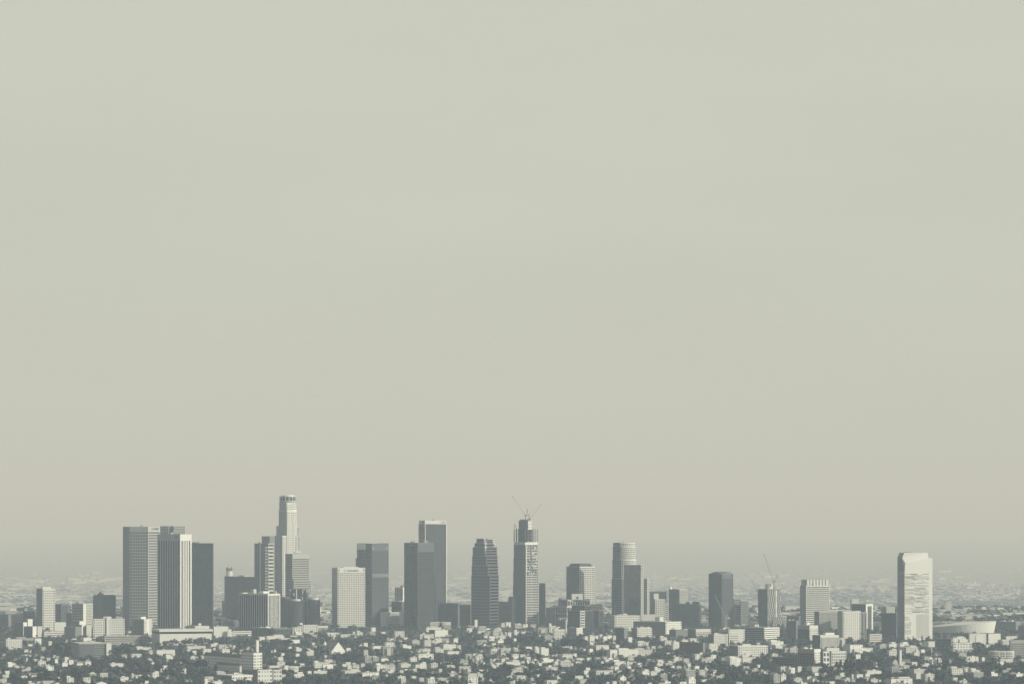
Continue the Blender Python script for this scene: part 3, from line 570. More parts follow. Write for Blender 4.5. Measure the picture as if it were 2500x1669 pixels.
# bow-fronted white tower with setbacks
b = Bld('bow_front_tower', 'white bow-fronted tower with stacked setbacks beside the mirror slab', 'skyscraper', 1516, Y=9050)
def bow(x0, xm, x1, top, zlo, name, foot):
    Y = 9050; R = (gx(x1, Y)-gx(xm, Y))/1.306; A = [(-20+95*k/9) for k in range(10)]
    xs = gx(xm, Y)+.342*R; P = [Vector((gx(x0, Y+26), Y+26, 0))]+[Vector((xs+R*math.sin(math.radians(a)), Y-R*(math.cos(math.radians(a))-.94), 0)) for a in A]
    mb = MB(b.root.location); z1 = gz(top, Y)
    facade(mb, P[0], P[1], zlo, z1, band('mid', glass='black_glass', fl=5.6, sh=.35, r=.2, top=2, e=.6))  # left face darker than the sunlit bow: shade in the wall colour
    for k in range(1, len(P)-1): facade(mb, P[k], P[k+1], zlo, z1, grid('white', glass='bronze', bay=3.8, fl=4.9, pw=.42, sh=.42, top=2.5, r=.7, e=.7))
    Q = [P[-1]+Vector((-4, 40, 0)), P[0]+Vector((6, 30, 0))]; R2 = P+Q
    for k in range(len(P)-1, len(R2)):
        a, c = R2[k], R2[(k+1) % len(R2)]; mb.quad(a+Vector((0, 0, zlo)), c+Vector((0, 0, zlo)), c+Vector((0, 0, z1)), a+Vector((0, 0, z1)), 'pale')
    mb.poly([p+Vector((0, 0, z1)) for p in R2], 'roof_grey'); mb.build(name, b.root)
gY = lambda py: gz(py, 9050)
bow(1493.3, 1518.5, 1556, 1412, 0, 'lower_tier', 1); bow(1494.8, 1517, 1554.5, 1366, gY(1412), 'second_tier', 0)
bow(1496, 1515.5, 1552.6, 1334, gY(1366), 'third_tier', 0); bow(1497, 1514, 1551, 1324.2, gY(1334), 'crown', 0)
mb = MB(b.root.location); mb.bar(P3(1519, 1324, 9065), P3(1519, 1320.5, 9065), .6, 'grey'); mb.bar(P3(1518, 1321, 9065), P3(1524, 1322, 9065), .7, 'grey'); mb.build('roof_hoist', b.root)
RECTS.append((1493, 1556, 1324, 1528, 1531)); FOOT.append((gx(1525, 9070), 9070, 1, 0, 32, 30)); b.end()
b = place('mirror_slab', 'dark mirror-glass slab tower in front of the bow-fronted tower', (1523.6, 1564.7, 1571), 1378.8, Y=8900, sl=band('slate', glass='mirror', fl=3.9, sh=.15, r=.1, top=.8, e=.4), sr=band('light', fl=5, sh=.6, r=.5, top=1.5), cat='tower', theta=28)
b.panel('l', 1523.8, 1564, 1478, 1526, 'slate', 'painted_reflection', .2); b.end()  # dark panel paints a reflection on the lower mirror glass
b = place('banded_tower', 'slim pale banded tower right of the mirror slab', (1571.5, 1580, 1585.5), 1411.5, Y=9300, sl=grid('pale', bay=4, pw=.4, fl=4.5), sr=band('light', sh=.55), cat='tower', theta=45).end()
b = place('dark_tower', 'dark tower with bright upper patch and white gridded front, right of the banded slim tower', (1586, 1588, 1627.5), 1443, Y=9200, sl=plain('slate'), sr=cw('slate'), cat='tower', theta=18)
b.panel('r', 1596, 1608, 1448, 1462, 'light', 'bright_panel'); b.block((1598, 1600, 1624), 1462, grid('grey'), grid('white', bay=4.8, fl=4.8, pw=.35, sh=.4, top=2.5, r=.9), dy=-30, theta=18, name='gridded_front', protect=False)
b.block((1621, 1623, 1632), 1473, plain('grey'), band('light', fl=5, sh=.45, r=1.5), dy=-20, theta=20, name='balcony_wing', protect=False); b.end()
b = place('mesh_tower', 'tower wrapped in pale construction mesh beside the long dark block', (1633, 1659, 1680), 1438, Y=9350, sl=grid('mid', bay=4, fl=4, pw=.25, sh=.3), sr=grid('pale', glass='bronze', bay=3, fl=4, pw=.3, sh=.4, r=.4), cat='tower', theta=45)
b.pent(1634, 1641, 1431.5, plain('white'), .6).pent(1648, 1669, 1436.3, plain('pale'), .3); b.end()
b = place('long_dark_building', 'long dark building with thin horizontal lines and hipped roof hump', (1642, 1708, 1712), 1475, 1530, band('dark', glass='black_glass', fl=4.6, sh=.4, r=.25, top=3), cw('slate'), cat='building', theta=30, foot=60)
b.pent(1674, 1684, 1469, plain('slate')).pent(1690, 1708, 1468.5, plain('dark'), .8); b.end()
b = place('wide_white_building', 'wide white building with square windows along its top, before the mirror slab', (1485.5, 1500.5, 1562.8), 1502, 1539, grid('pale', bay=4.5, pw=.4, fl=4.5, sh=.4), grid('white', glass='pane', bay=6, fl=6, pw=.5, sh=.55, top=2.5, r=.15), units=3)
b.pent(1520, 1531.5, 1497); b.end()
place('grey_block', 'blank grey block between the wide white building and the gridded front', (1564.7, 1566, 1608), 1499, 1532, plain('mid'), plain('pale')).end()
b = place('dark_sided_building', 'long building with dark left wing and white end wall, right of centre', (1546, 1625, 1663.6), 1517.5, 1547, grid('mid', glass='black_glass', bay=3.5, fl=4, pw=.5, sh=.5), grid('white', glass='pane', bay=5.4, fl=5, pw=.6, sh=.6, win=True), units=4, theta=50)
b.pent(1599, 1620, 1504.5, plain('light'), .9); b.end()
b = place('white_windowed_block', 'white block with rows of square windows and roof boxes, below the wide white building', (1541.6, 1555.4, 1592), 1532.5, 1558, grid('mid', glass='black_glass', bay=4), grid('white', glass='pane', bay=4.2, fl=4.2, pw=.55, sh=.5, win=True), theta=24, units=2)
b.pent(1562, 1570, 1528.5, ratio=.7).pent(1579, 1587, 1529, ratio=.7); b.end()
place('dark_block', 'dark block left of the white windowed block', (1502, 1524, 1532), 1532, 1562, band('slate', glass='black_glass', sh=.5), plain('mid'), units=3).end()
place('grey_white_block', 'small block, grey left and white right, beside the white steel column', (1385, 1407.5, 1423), 1532, 1551, band('grey', glass='bronze', fl=3.6, sh=.5), grid('white', glass='pane', bay=4, fl=3.6, pw=.6, sh=.6, win=True), theta=50).end()
place('balcony_apartments', 'white balcony apartments left of the white steel column', (1349, 1352, 1380), 1535.5, 1560, grid('light', bay=4), grid('white', bay=4.2, fl=3.2, pw=.5, sh=.5, win=True), units=3).end()
b = place('balcony_apartments', 'white apartments with a square stair tower below the grey cluttered block', (1339, 1341, 1357), 1527, 1548, plain('light'), grid('white', bay=4.4, fl=3.4, pw=.6, sh=.55, win=True)); b.pent(1340, 1346.5, 1520.5, ratio=.8); b.end()

# chamfer-roofed dark tower, jib crane in front
b = Bld('gable_topped_tower', 'dark tower whose roof slopes down at both corners', 'skyscraper', 1762, Y=9000)
b.block((1730, 1762, 1790), 1401, cw('dark'), grid('slate', glass='bronze', bay=3.2, fl=4.6, pw=.3, sh=.4, top=11, r=.5), theta=44, roof=None)
Ld = b.last; mb = MB(b.root.location); z0, z1 = Ld['z1'], gz(1395.2, 9010); H = Vector((0, 0, 1))
c0, cr, cl, cb = Ld['c0'], Ld['cr'], Ld['cl'], Ld['cb']; ctr = Ld['ctr']
hi = [ctr+(p-ctr)*.45+H*z1 for p in (c0, cr, cb, cl)]; hi[0] = c0+(ctr-c0)*.12+H*(z0+.6)
hi = [c0+(cr-c0)*.75+H*z1, cr+(cb-cr)*.7+H*z1, cl+(cb-cl)*.6+H*z1, c0+(cl-c0)*.5+H*z1]
mb.poly([c0+H*z0, cr+H*z0, hi[0]], 'mid'); mb.poly([cl+H*z0, c0+H*z0, hi[3]], 'dark'); mb.quad(c0+H*z0, hi[0], hi[1], hi[3], 'slate') if False else mb.poly([c0+H*z0, hi[0], hi[3]], 'slate')
mb.quad(cr+H*z0, cb+H*z0, hi[1], hi[0], 'slate'); mb.quad(cb+H*z0, cl+H*z0, hi[3], hi[2], 'slate'); mb.poly([cb+H*z0, hi[2], hi[1]], 'slate'); mb.poly(hi, 'roof_dark'); mb.build('roof', b.root)
b.panel('r', 1764.5, 1766, 1413, 1535, 'dark', 'pilaster').panel('r', 1776.5, 1778.5, 1413, 1535, 'dark', 'pilaster').panel('r', 1769.5, 1771, 1425, 1535, 'dark', 'pilaster'); b.end()
crane('pale crane jib crossing the face of the gable-topped tower', (1772.5, 1530), (1771.8, 1508), (1744.8, 1451.6), (1776.5, 1500), (1780, 1508), 8800, m='pale', jt=1.6)
b = place('banded_building', 'grey banded building right of the gable-topped tower', (1789, 1793, 1809), 1461, Y=9250, sl=band('mid'), sr=band('grey', glass='bronze', fl=4.4, sh=.45, r=.4))
b.block((1807, 1809, 1827.5), 1466.5, band('mid'), band('grey', glass='bronze', fl=4.4, sh=.5, r=.4), name='lower_wing', dy=-12, protect=False); b.end()
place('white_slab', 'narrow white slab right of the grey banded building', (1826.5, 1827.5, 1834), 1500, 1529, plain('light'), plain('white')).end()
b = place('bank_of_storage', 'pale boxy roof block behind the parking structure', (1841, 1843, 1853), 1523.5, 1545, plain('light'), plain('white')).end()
b = Bld('checker_tower', 'tower with shifting vertical strips on its face and a crane on top', 'tower', 1874, Y=8980)
b.block((1850.7, 1874, 1906), 1437.6, fin('slate', glass='black_glass', bay=5, pw=.3, r=.2), band('grey', glass='bronze', fl=3.8, sh=.25, r=.3, top=1, e=.8), theta=38)
Ld = b.last; mb = MB(b.root.location); n = Vector((Ld['u'].y, -Ld['u'].x, 0))
def strips(mb, A, u, n, W, za, zb, nb, hh, wd):
    k = 0; z = zb
    while z-hh > za:
        for i in range(nb):
            uu = W*(i+.25+(.5 if k % 2 else 0))/nb
            if uu < W-1: mb.box(A+u*uu+n*.05, u, n, wd/2, .3, z-hh, z, 'white')
        z -= hh; k += 1
strips(mb, Ld['c0'], Ld['u'], n, Ld['wr'], 3, Ld['z1']-2, 6, 15, 1.1); mb.build('facade_strips', b.root)
b.panel('r', 1893.5, 1895.5, 1440, 1505, 'white', 'frame_edge', .7); b.pent(1868, 1888, 1425, plain('light'), .9)
b.block((1886, 1888, 1921), 1505.5, plain('mid'), band('grey', glass='bronze', fl=3.8, sh=.25, r=.3, top=1), name='podium', theta=20, dy=-24, protect=False)
Ld = b.last; n = Vector((Ld['u'].y, -Ld['u'].x, 0)); mb = MB(b.root.location); strips(mb, Ld['c0'], Ld['u'], n, Ld['wr'], 2, Ld['z1']-1, 6, 7, 1.3); mb.build('facade_strips', b.root); b.end()
crane('tall luffing crane leaning left on top of the checker-faced tower', (1889, 1437), (1888.5, 1418.5), (1865, 1353), (1898, 1403), (1897.5, 1418.5), 8995, m='steel_dark', mj='steel', jt=1.9)
crane('short crane jib leaning left behind the checker-faced tower', (1851, 1460), (1848.5, 1441), (1835.7, 1415.8), (1853, 1434), (1854.5, 1441), 9040, m='steel', jt=1.5)
b = place('crowned_hotel', 'white banded tower with ribbed crown, between the checker tower and the big white tower', (1953, 1968, 2025.4), 1429, 1527, plain('mid'), band('white', fl=5.1, sh=.5, r=.7, top=3.2, e=1), cat='tower', theta=22)
b.block((1956, 1969.5, 2022.8), 1414.6, plain('grey'), plain('pale'), theta=22, name='crown', z0=gz(1429, b.Y)+.3, protect=False, dy=3)
for k in range(7): b.panel('r', 1969.8+k*7.7, 1973.8+k*7.7, 1414.2, 1428.4, 'white', 'crown_rib', 1.8)
b.panel('r', 1983, 1987, 1422, 1428.3, 'slate', 'crown_opening', .6); b.end()
place('dark_block', 'dark low block in front of the ribbed-crown tower', (1921, 1950, 1955), 1503, 1533, plain('slate'), plain('slate'), theta=40, foot=40).end()
place('patchwork_apartments', 'apartment slab with patchwork balconies right of the ribbed-crown tower', (1988, 2000, 2046), 1492, 1537, plain('brown'), grid('pale', glass='pane', bay=3, fl=3.2, pw=.35, sh=.4, r=1.1, top=2.5)).end()
b = place('white_ribbed_tower', 'bright white vertically ribbed tower with shaded left side', (2045, 2057.5, 2102), 1491.5, 1565, plain('grey'), grid('white', glass='pane', bay=4.6, fl=3.2, pw=.72, sh=.4, r=.5, top=2.5), cat='tower', theta=22)  # white tower's left wall drawn grey, its shade put into the colour
b.pent(2084, 2099, 1490, plain('white'), .6); b.block((2100, 2103, 2116), 1493.5, plain('mid'), fin('grey', glass='glass', bay=3.4, pw=.5), theta=25, name='shaded_wing', protect=False, dy=25); b.end()
b = place('framed_tower', 'tower with a white portal frame behind the white ribbed tower', (2079, 2113, 2130), 1474, Y=8700, sl=band('slate', glass='black_glass', sh=.4), sr=band('mid', glass='bronze', sh=.3, top=4), theta=52, cat='tower')
b.panel('r', 2113, 2117, 1474, 1538, 'white', 'portal_leg', 1.2).panel('r', 2127, 2130.3, 1474, 1538, 'white', 'portal_leg', 1.2).panel('r', 2117.1, 2126.9, 1473.5, 1479, 'white', 'portal_beam', 1.2); b.end()
b = place('striped_parking', 'white striped parking structure with seven decks, left shaded, below the checker tower', (1818, 1866, 1903.5), 1531.5, 1564, band('grey', glass='black_glass', fl=4.2, sh=.45, r=1.5, top=2), band('white', glass='black_glass', fl=4.2, sh=.68, r=2.5, top=3, e=.5), theta=50, units=3).end()  # left decks greyer than the right, standing in for shade
place('white_block', 'plain white block left of the striped parking structure', (1777.5, 1779, 1818), 1535.5, 1570, plain('light'), grid('white', glass='pane', bay=5, fl=5, pw=.8, sh=.75)).end()
b = place('clinic', 'white clinic with dark left end and continuous window rows, below the gable-topped tower', (1729, 1743, 1776), 1548, 1579, plain('slate'), band('white', glass='glass', fl=4.2, sh=.72, top=2.5), theta=26, units=3)
b.panel('r', 1773, 1776.5, 1546, 1580, 'light', 'end_pier', 1); b.block((1779, 1780, 1804), 1548.5, plain('pale'), band('white', fl=4.2, sh=.75), name='wing', theta=18, protect=False, dy=12); b.end()
place('flat_roof_office', 'office with deep white roof band and dark left wall, left of the clinic', (1679, 1699, 1735), 1535, 1558, plain('slate'), grid('light', glass='glass', bay=4, fl=3.8, pw=.3, sh=.4, top=7, r=1), theta=28).end()
place('low_dark_hall', 'low dark hall with a pale flat roof left of the flat-roof office', (1634, 1650, 1682), 1537, 1553, plain('slate'), plain('mid'), roof='roof_dark', units=3).end()
place('dark_hall', 'dark glass hall beside the lettered office, right of the striped parking structure', (1920, 1944, 1950), 1514.5, 1560, plain('slate'), plain('mid'), theta=45, units=2).end()
b = place('lettered_office', 'dark glass office with pale sign band and a lit right face', (1947, 1976.5, 1997.6), 1526.5, 1566, band('dark', glass='black_glass', fl=5, sh=.1, top=9, r=.2), grid('light', glass='pane', bay=4, fl=4, pw=.55, sh=.5, top=8), theta=50, units=2)
b.panel('l', 1948, 1976, 1527.3, 1534.6, 'grey', 'sign_band', .5).panel('l', 1956, 1968, 1557.5, 1559.5, 'grey', 'sign_panel', .5); b.pent(1964, 1977.5, 1518.5, plain('white'), .6); b.end()
b = place('white_finned_office', 'white office with vertical fins and a raised roof box, centre right', (1983, 2003, 2048), 1550, 1583, fin('slate', glass='black_glass', bay=4, pw=.3), fin('white', glass='pane', bay=2.6, pw=.5, top=4.5, r=.9, e=1.2), theta=24, roof='roof_light')
b.pent(2008.5, 2037, 1543.5, plain('white'), .6); b.end()
b = place('white_complex', 'white office complex with dark gridded glass front, below the white finned office', (1947, 1988, 2004), 1584, 1627, grid('grey', glass='black_glass', bay=3, fl=4.4, pw=.18, sh=.12, top=7, r=.4), grid('white', glass='pane', bay=5, fl=4.4, pw=.6, sh=.45, top=6), theta=54, units=3)
b.block((2003, 2010, 2025), 1589.5, plain('mid'), grid('white', glass='black_glass', bay=7, fl=9, pw=.45, sh=.35, win=True), theta=30, name='stair_tower', dy=-60, protect=False)
b.block((2024, 2030, 2066), 1588.5, plain('pale'), grid('white', glass='pane', bay=3.4, fl=4.6, pw=.45, sh=.5, top=4), theta=18, name='right_wing', dy=-30); b.pent(2012, 2049, 1580.5, plain('white'), .5); b.end()
place('dark_flat_block', 'long dark flat block left of the dark gridded glass front', (1885, 1940, 1947), 1604, 1625, band('slate', glass='black_glass', fl=4, sh=.4), plain('slate'), theta=40, roof='roof_dark').end()
b = place('white_hospital', 'long white building with small square windows and a raised end tower, centre right front', (1781.6, 1802, 1875), 1576, 1606, plain('mid'), grid('white', glass='pane', bay=4.4, fl=4.6, pw=.5, sh=.5, top=2.5, win=True), theta=24, roof='roof_light')
b.block((1811, 1813, 1833), 1571, plain('light'), grid('white', glass='black_glass', bay=15, fl=5.2, pw=.6, sh=.45, top=5), theta=24, name='end_tower', dy=4, protect=False); b.end()
place('brown_apartments', 'brown shaded apartment block below the flat-roof office', (1659, 1716, 1722), 1568, 1600, grid('brown', glass='bronze', bay=4, fl=3.2, pw=.5, sh=.5), plain('mid'), theta=42, roof='roof_dark', units=4).end()
place('deck_parking', 'small white parking deck with open slots right of the framed tower', (2120, 2123.6, 2153), 1547, 1571, band('light', fl=4, sh=.6), band('white', glass='glass', fl=4.6, sh=.65, r=2, top=2.5)).end()
place('shaded_office', 'dark office with lighter roof beside the big white tower', (2152, 2188, 2193), 1496, 1569, band('slate', glass='bronze', fl=4, sh=.35), plain('slate'), theta=44, Y=8150, foot=40).pent(2153, 2186, 1480, plain('grey'), .4).end()

# big bright tower at right
b = Bld('bright_tower', 'big bright white tower with slanted top and streaky window bands, far right', 'skyscraper', 2208, Y=8050); Yb = 8050
P = {k: P3(x, 1300, Yb+d) for k, (x, d) in dict(L=(2191, 34), C=(2208.5, 0), R=(2276.5, 26)).items()}
for k in P: P[k].z = 0
H = Vector((0, 0, 1)); zE = gz(1361.5, Yb); zT = gz(1348.6, Yb); zS = gz(1392, Yb)
d = (P['R']-P['C']).normalized(); n = Vector((d.y, -d.x, 0)); Wd = (P['R']-P['C']).length; bk = -n*46
mb = MB(b.root.location)
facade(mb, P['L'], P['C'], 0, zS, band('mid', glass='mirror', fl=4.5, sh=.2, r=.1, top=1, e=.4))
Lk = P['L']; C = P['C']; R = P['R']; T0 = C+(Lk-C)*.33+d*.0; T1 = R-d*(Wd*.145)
mb.quad(C, R, R+H*zE, C+H*zS, 'white') if False else mb.poly([C, R, R+H*zE, T1+H*zE, C+d*2+H*zS+H*16, C+H*zS], 'white')  # white front stands in for sun glare on a glass face
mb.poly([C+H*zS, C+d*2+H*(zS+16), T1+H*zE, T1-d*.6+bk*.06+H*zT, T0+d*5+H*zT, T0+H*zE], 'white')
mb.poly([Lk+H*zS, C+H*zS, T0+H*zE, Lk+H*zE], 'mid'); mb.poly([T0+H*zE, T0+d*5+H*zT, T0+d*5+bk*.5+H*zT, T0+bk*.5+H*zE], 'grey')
mb.quad(T0+d*5+H*zT, T1-d*.6+bk*.06+H*zT, T1+bk*.5+H*zT, T0+d*5+bk*.5+H*zT, 'roof_light')
mb.quad(R, R+bk, R+bk+H*zE, R+H*zE, 'light'); mb.quad(R+bk, Lk+Vector((5, 18, 0)), Lk+Vector((5, 18, 0))+H*zE, R+bk+H*zE, 'light'); mb.quad(Lk+Vector((5, 18, 0)), Lk, Lk+H*zE, Lk+Vector((5, 18, 0))+H*zE, 'light')
mb.poly([T1+H*zE, R+H*zE, R+bk+H*zE, T1+bk+H*zE], 'roof_light'); mb.quad(T1+H*zE, T1+bk*.5+H*zE, T1+bk*.5+H*zT, T1-d*.6+bk*.06+H*zT, 'light'); mb.quad(Lk+H*zE, T0+H*zE, T1+bk+H*zE, Lk+Vector((5, 18, 0))+H*zE, 'roof_light')
mb.build('wall', b.root)
random.seed(3); bands = []
def uof(px): return hit(px, C.y, C.x, d.x, d.y)
py = 1400.0
while py < 1566:
    segs = [(2209.5, 2268)] if py < 1500 else [(2209, 2224)]
    for (xa, xb_) in segs:
        x = xa
        while x < xb_-2:
            L = min(random.uniform(6, 26), xb_-x)
            if random.random() < (.72 if py < 1500 else .6):
                p = C+d*((uof(x)+uof(x+L))/2)+n*.1; mb = MB(b.root.location); mb.box(p, d, n, (uof(x+L)-uof(x))/2, .25, gz(py+random.uniform(.9, 2.0), Yb), gz(py-.3, Yb), random.choice(['grey', 'grey', 'pale', 'mid', 'pale'])); bands.append(mb)
            x += L+random.uniform(.2, 3)
    py += 3.1
random.shuffle(bands)
for mb in bands[:100]: mb.build('window_band', b.root)
if bands[100:]:
    big_ = MB(b.root.location)
    for mb in bands[100:]:
        k0 = len(big_.v); big_.v += mb.v; big_.f += [tuple(i+k0 for i in f) for f in mb.f]; big_.m += [big_.mi(mb.mats[0])]*len(mb.f)
    tag(big_.build('window_band', b.root), kind='stuff')
mb = MB(b.root.location); mb.box(C+d*((uof(2238)+uof(2268))/2)+n*.1, d, n, (uof(2268)-uof(2238))/2, .3, 3, gz(1500, Yb), 'pale'); mb.build('lower_panel', b.root)
mb = MB(b.root.location); mb.ell(T0+d*22+bk*.3+H*(zT+.3), 9, 7, 1.6, 'grey', 14, 6); mb.build('helipad', b.root)
RECTS.append((2191, 2276, 1348, 1566, 1568)); FOOT.append((gx(2235, 8070), 8070, 1, 0, 42, 35))

# arena
ar = tag(empty('arena', (gx(2400, 8500), 8500, 0)), 'big pale arena with a tilted disc roof, far right', 'arena'); Ya = 8500
mb = MB(ar.location); rb = MB(ar.location); N = 40; cx = gx(2352, Ya); rx, ry = gx(2432, Ya)-cx, 62
for k in range(N):
    a0, a1 = 2*math.pi*k/N, 2*math.pi*(k+1)/N
    def pt(a, s, z): return Vector((cx+rx*s*math.cos(a), Ya+ry*s*math.sin(a), z))
    def zr(a): return 16+13*(.5+.5*math.cos(a))
    mb.quad(pt(a0, .93, 2), pt(a1, .93, 2), pt(a1, 1, zr(a1)), pt(a0, 1, zr(a0)), 'white')
    rb.poly([pt(a0, 1, zr(a0)), pt(a1, 1, zr(a1)), Vector((cx, Ya, 27))], 'roof_light')
mb.build('drum_wall', ar); rb.build('roof', ar)
mb = MB(ar.location)
for px in (2310, 2352, 2374, 2402, 2428): mb.bar(P3(px, 1530, Ya), P3(px, 1516 if px != 2352 else 1513, Ya), 1, 'white')
mb.build('roof_mast', ar)
aw = Bld('arena_entry', 'pale entry hall with a framed poster wall in front of the arena', 'building', 2366, 1574)
aw.block((2364, 2367, 2408), 1546, plain('pale'), plain('light'), theta=18, roof='roof_light'); aw.panel('r', 2382, 2400, 1551, 1568, 'white', 'poster_frame', .8)
aw.block((2405, 2413, 2443), 1546, plain('mid'), plain('white'), theta=20, name='side_hall', dy=40); aw.end()
RECTS.append((2283, 2432, 1523, 1544, 1546)); FOOT.append((cx, Ya, 1, 0, rx, ry))

# far right blocks
place('shaded_tower', 'dark shaded block cut by the right edge of the picture', (2486, 2512, 2530), 1526, 1556, plain('mid'), plain('mid')).end()
place('dark_long_block', 'long dark block behind the arena near the right edge', (2432, 2480, 2492), 1517, 1536, plain('mid'), plain('mid'), units=3).end()
place('grid_office', 'grey gridded office block at the right edge', (2464, 2467, 2530), 1562, 1608, plain('mid'), grid('grey', glass='bronze', bay=4, fl=4, pw=.35, sh=.35, top=6)).end()
b = Bld('balcony_hotel', 'white rounded hotel with rippling balconies in front of the grey gridded office', 'hotel', 2446, 1608); Yk = b.Y
mb = MB(b.root.location); xc, rx, ry = gx(2445, Yk), gx(2476, Yk)-gx(2445, Yk), 13; z1 = gz(1588, Yk)
Q = [Vector((xc+rx*math.copysign(abs(math.cos(a))**.5, math.cos(a)), Yk+ry*math.copysign(abs(math.sin(a))**.8, math.sin(a)), 0)) for a in [-2*math.pi*k/28 for k in range(28)]]
for k in range(28): facade(mb, Q[(k+1) % 28], Q[k], 0, z1, grid('white', bay=5, fl=3.4, pw=.4, sh=.5, r=1.2, top=2.5, e=.3))
mb.poly([p+Vector((0, 0, z1)) for p in Q[::-1]], 'roof_light'); mb.build('wall', b.root); RECTS.append((2414, 2476, 1587, 1605, 1608)); FOOT.append((xc, Yk, 1, 0, rx, ry))
place('white_windowed_hall', 'white hall with a few dark windows left of the arena entry', (2325, 2328, 2372), 1568, 1590, plain('light'), grid('white', glass='black_glass', bay=6, fl=6, pw=.6, sh=.6, win=True), roof='roof_light').pent(2339, 2360, 1559.5, plain('white'), .5).end()
place('terraced_block', 'long dim terraced block left of the white hall', (2284, 2322, 2327), 1558, 1580, band('mid', glass='bronze', fl=4, sh=.4), plain('mid'), theta=40).end()
bb = tag(empty('billboard', P3(2275, 1598, 7120)), 'blank white billboard on a tall post, lower right', 'billboard'); Yq = 7120
mb = MB(bb.location); mb.box((gx(2274.5, Yq), Yq), (.97, .24), (-.24, .97), 6.6, .35, gz(1578.5, Yq), gz(1564.5, Yq), 'white'); mb.build('sign_panel', bb)
mb = MB(bb.location); mb.box((gx(2261, Yq), Yq+3), (.87, -.5), (.5, .87), 5, .35, gz(1578.5, Yq), gz(1564.5, Yq), 'white'); mb.build('angled_panel', bb)
mb = MB(bb.location); mb.cyl((gx(2274.5, Yq), Yq+1), .9, .9, 0, gz(1578, Yq), 'white', 10); mb.build('post', bb)

# churches and the mission-style hotel
def gable(mb, c, u, v, hw, hd, z0, z1, z2, wm, rm, over=.4):
    c = Vector((c[0], c[1], 0)); u = Vector((*u[:2], 0)); v = Vector((*v[:2], 0)); H = Vector((0, 0, 1))
    A = [c-u*hw-v*hd, c+u*hw-v*hd, c+u*hw+v*hd, c-u*hw+v*hd]
    for k in range(4): mb.quad(A[k]+H*z0, A[(k+1) % 4]+H*z0, A[(k+1) % 4]+H*z1, A[k]+H*z1, wm)
    mb.poly([A[1]+H*z1, A[2]+H*z1, c+u*hw+H*z2], wm); mb.poly([A[3]+H*z1, A[0]+H*z1, c-u*hw+H*z2], wm)
def gable_roof(mb, c, u, v, hw, hd, z1, z2, rm, over=.5):
    c = Vector((c[0], c[1], 0)); u = Vector((*u[:2], 0)); v = Vector((*v[:2], 0)); H = Vector((0, 0, 1))
    a, b_ = c-u*(hw+over), c+u*(hw+over); s = over*(z2-z1)/max(hd, .1)
    for sg in (-1, 1):
        mb.quad(a+v*sg*(hd+over)+H*(z1-s+.1), b_+v*sg*(hd+over)+H*(z1-s+.1), b_+H*(z2+.1), a+H*(z2+.1), rm)
        mb.quad(a+v*sg*(hd+over)+H*(z1-s-.1), b_+v*sg*(hd+over)+H*(z1-s-.1), b_+H*(z2-.1), a+H*(z2-.1), rm)
def hip_roof(mb, c, u, v, hw, hd, z1, z2, rm, over=.5):
    c = Vector((c[0], c[1], 0)); u = Vector((*u[:2], 0)); v = Vector((*v[:2], 0)); H = Vector((0, 0, 1)); hw += over; hd += over
    A = [c-u*hw-v*hd+H*z1, c+u*hw-v*hd+H*z1, c+u*hw+v*hd+H*z1, c-u*hw+v*hd+H*z1]; r = max(hw-hd, .01)
    p, q = c-u*r+H*z2, c+u*r+H*z2
    mb.quad(A[0], A[1], q, p, rm); mb.quad(A[2], A[3], p, q, rm); mb.poly([A[1], A[2], q], rm); mb.poly([A[3], A[0], p], rm); mb.poly(A[::-1], rm)
Yc = 7180
ch1 = tag(empty('steep_gable_church', P3(824, 1599, Yc)), 'church with a steep white gable front and needle spires, below the waffle-grid tower', 'church')
t = math.radians(-28); gu = Vector((math.cos(t), math.sin(t), 0)); gv = Vector((-math.sin(t), math.cos(t), 0))   # gu: across the gable front
gc = Vector((gx(826, Yc), Yc, 0)); ax = Vector((-.62, .78, 0)).normalized(); fr_ = Vector((ax.y, -ax.x, 0)); fr_ = fr_ if fr_.x > 0 else -fr_
mb = MB(ch1.location); gable(mb, gc+ax*17, -ax, fr_, 17, 16, 0, gz(1588, Yc), gz(1566.5, Yc), 'white', 'roof_tile'); mb.build('nave', ch1)
mb = MB(ch1.location); gable_roof(mb, gc+ax*17.5, -ax, fr_, 16.5, 16, gz(1588, Yc), gz(1566.5, Yc), 'roof_grey', .1); mb.build('roof', ch1)
for px, tp, wd in ((793.4, 1556, 1.6), (781, 1565, .9), (809, 1565, .9), (839, 1583, .9), (842, 1586, .8)):
    Ys = Yc+26 if px < 815 else Yc+4; mb = MB(ch1.location); mb.cyl((gx(px, Ys), Ys), wd*.45, .12, 0, gz(tp, Ys), 'white', 8); mb.build('spire', ch1)
mb = MB(ch1.location); Ys = Yc+26; mb.cyl((gx(793.4, Ys), Ys), 5.2, .3, gz(1574, Ys), gz(1564.5, Ys), 'white', 8); mb.build('spire_base', ch1)
RECTS.append((779, 841, 1566, 1594, 1599)); FOOT.append((gx(812, Yc+15), Yc+15, 1, 0, 26, 20))
Yd = 6620
ch2 = tag(empty('steeple_church', P3(2205, 1624, Yd)), 'white church with a square bell tower and long nave, below the billboard', 'church')
u, v = Vector((.96, .28, 0)), Vector((-.28, .96, 0)); zz = lambda p: gz(p, Yd)
mb = MB(ch2.location); mb.box((gx(2198, Yd), Yd), u, v, 2.1, 2.1, 0, zz(1586), 'white'); mb.box((gx(2198, Yd), Yd), u, v, 2.4, 2.4, zz(1586), zz(1585), 'light'); mb.build('bell_tower', ch2)
c = (gx(2211, Yd), Yd+5); mb = MB(ch2.location); gable(mb, c, u, v, 8, 4.5, 0, zz(1613), zz(1608), 'white', 'roof_tile')
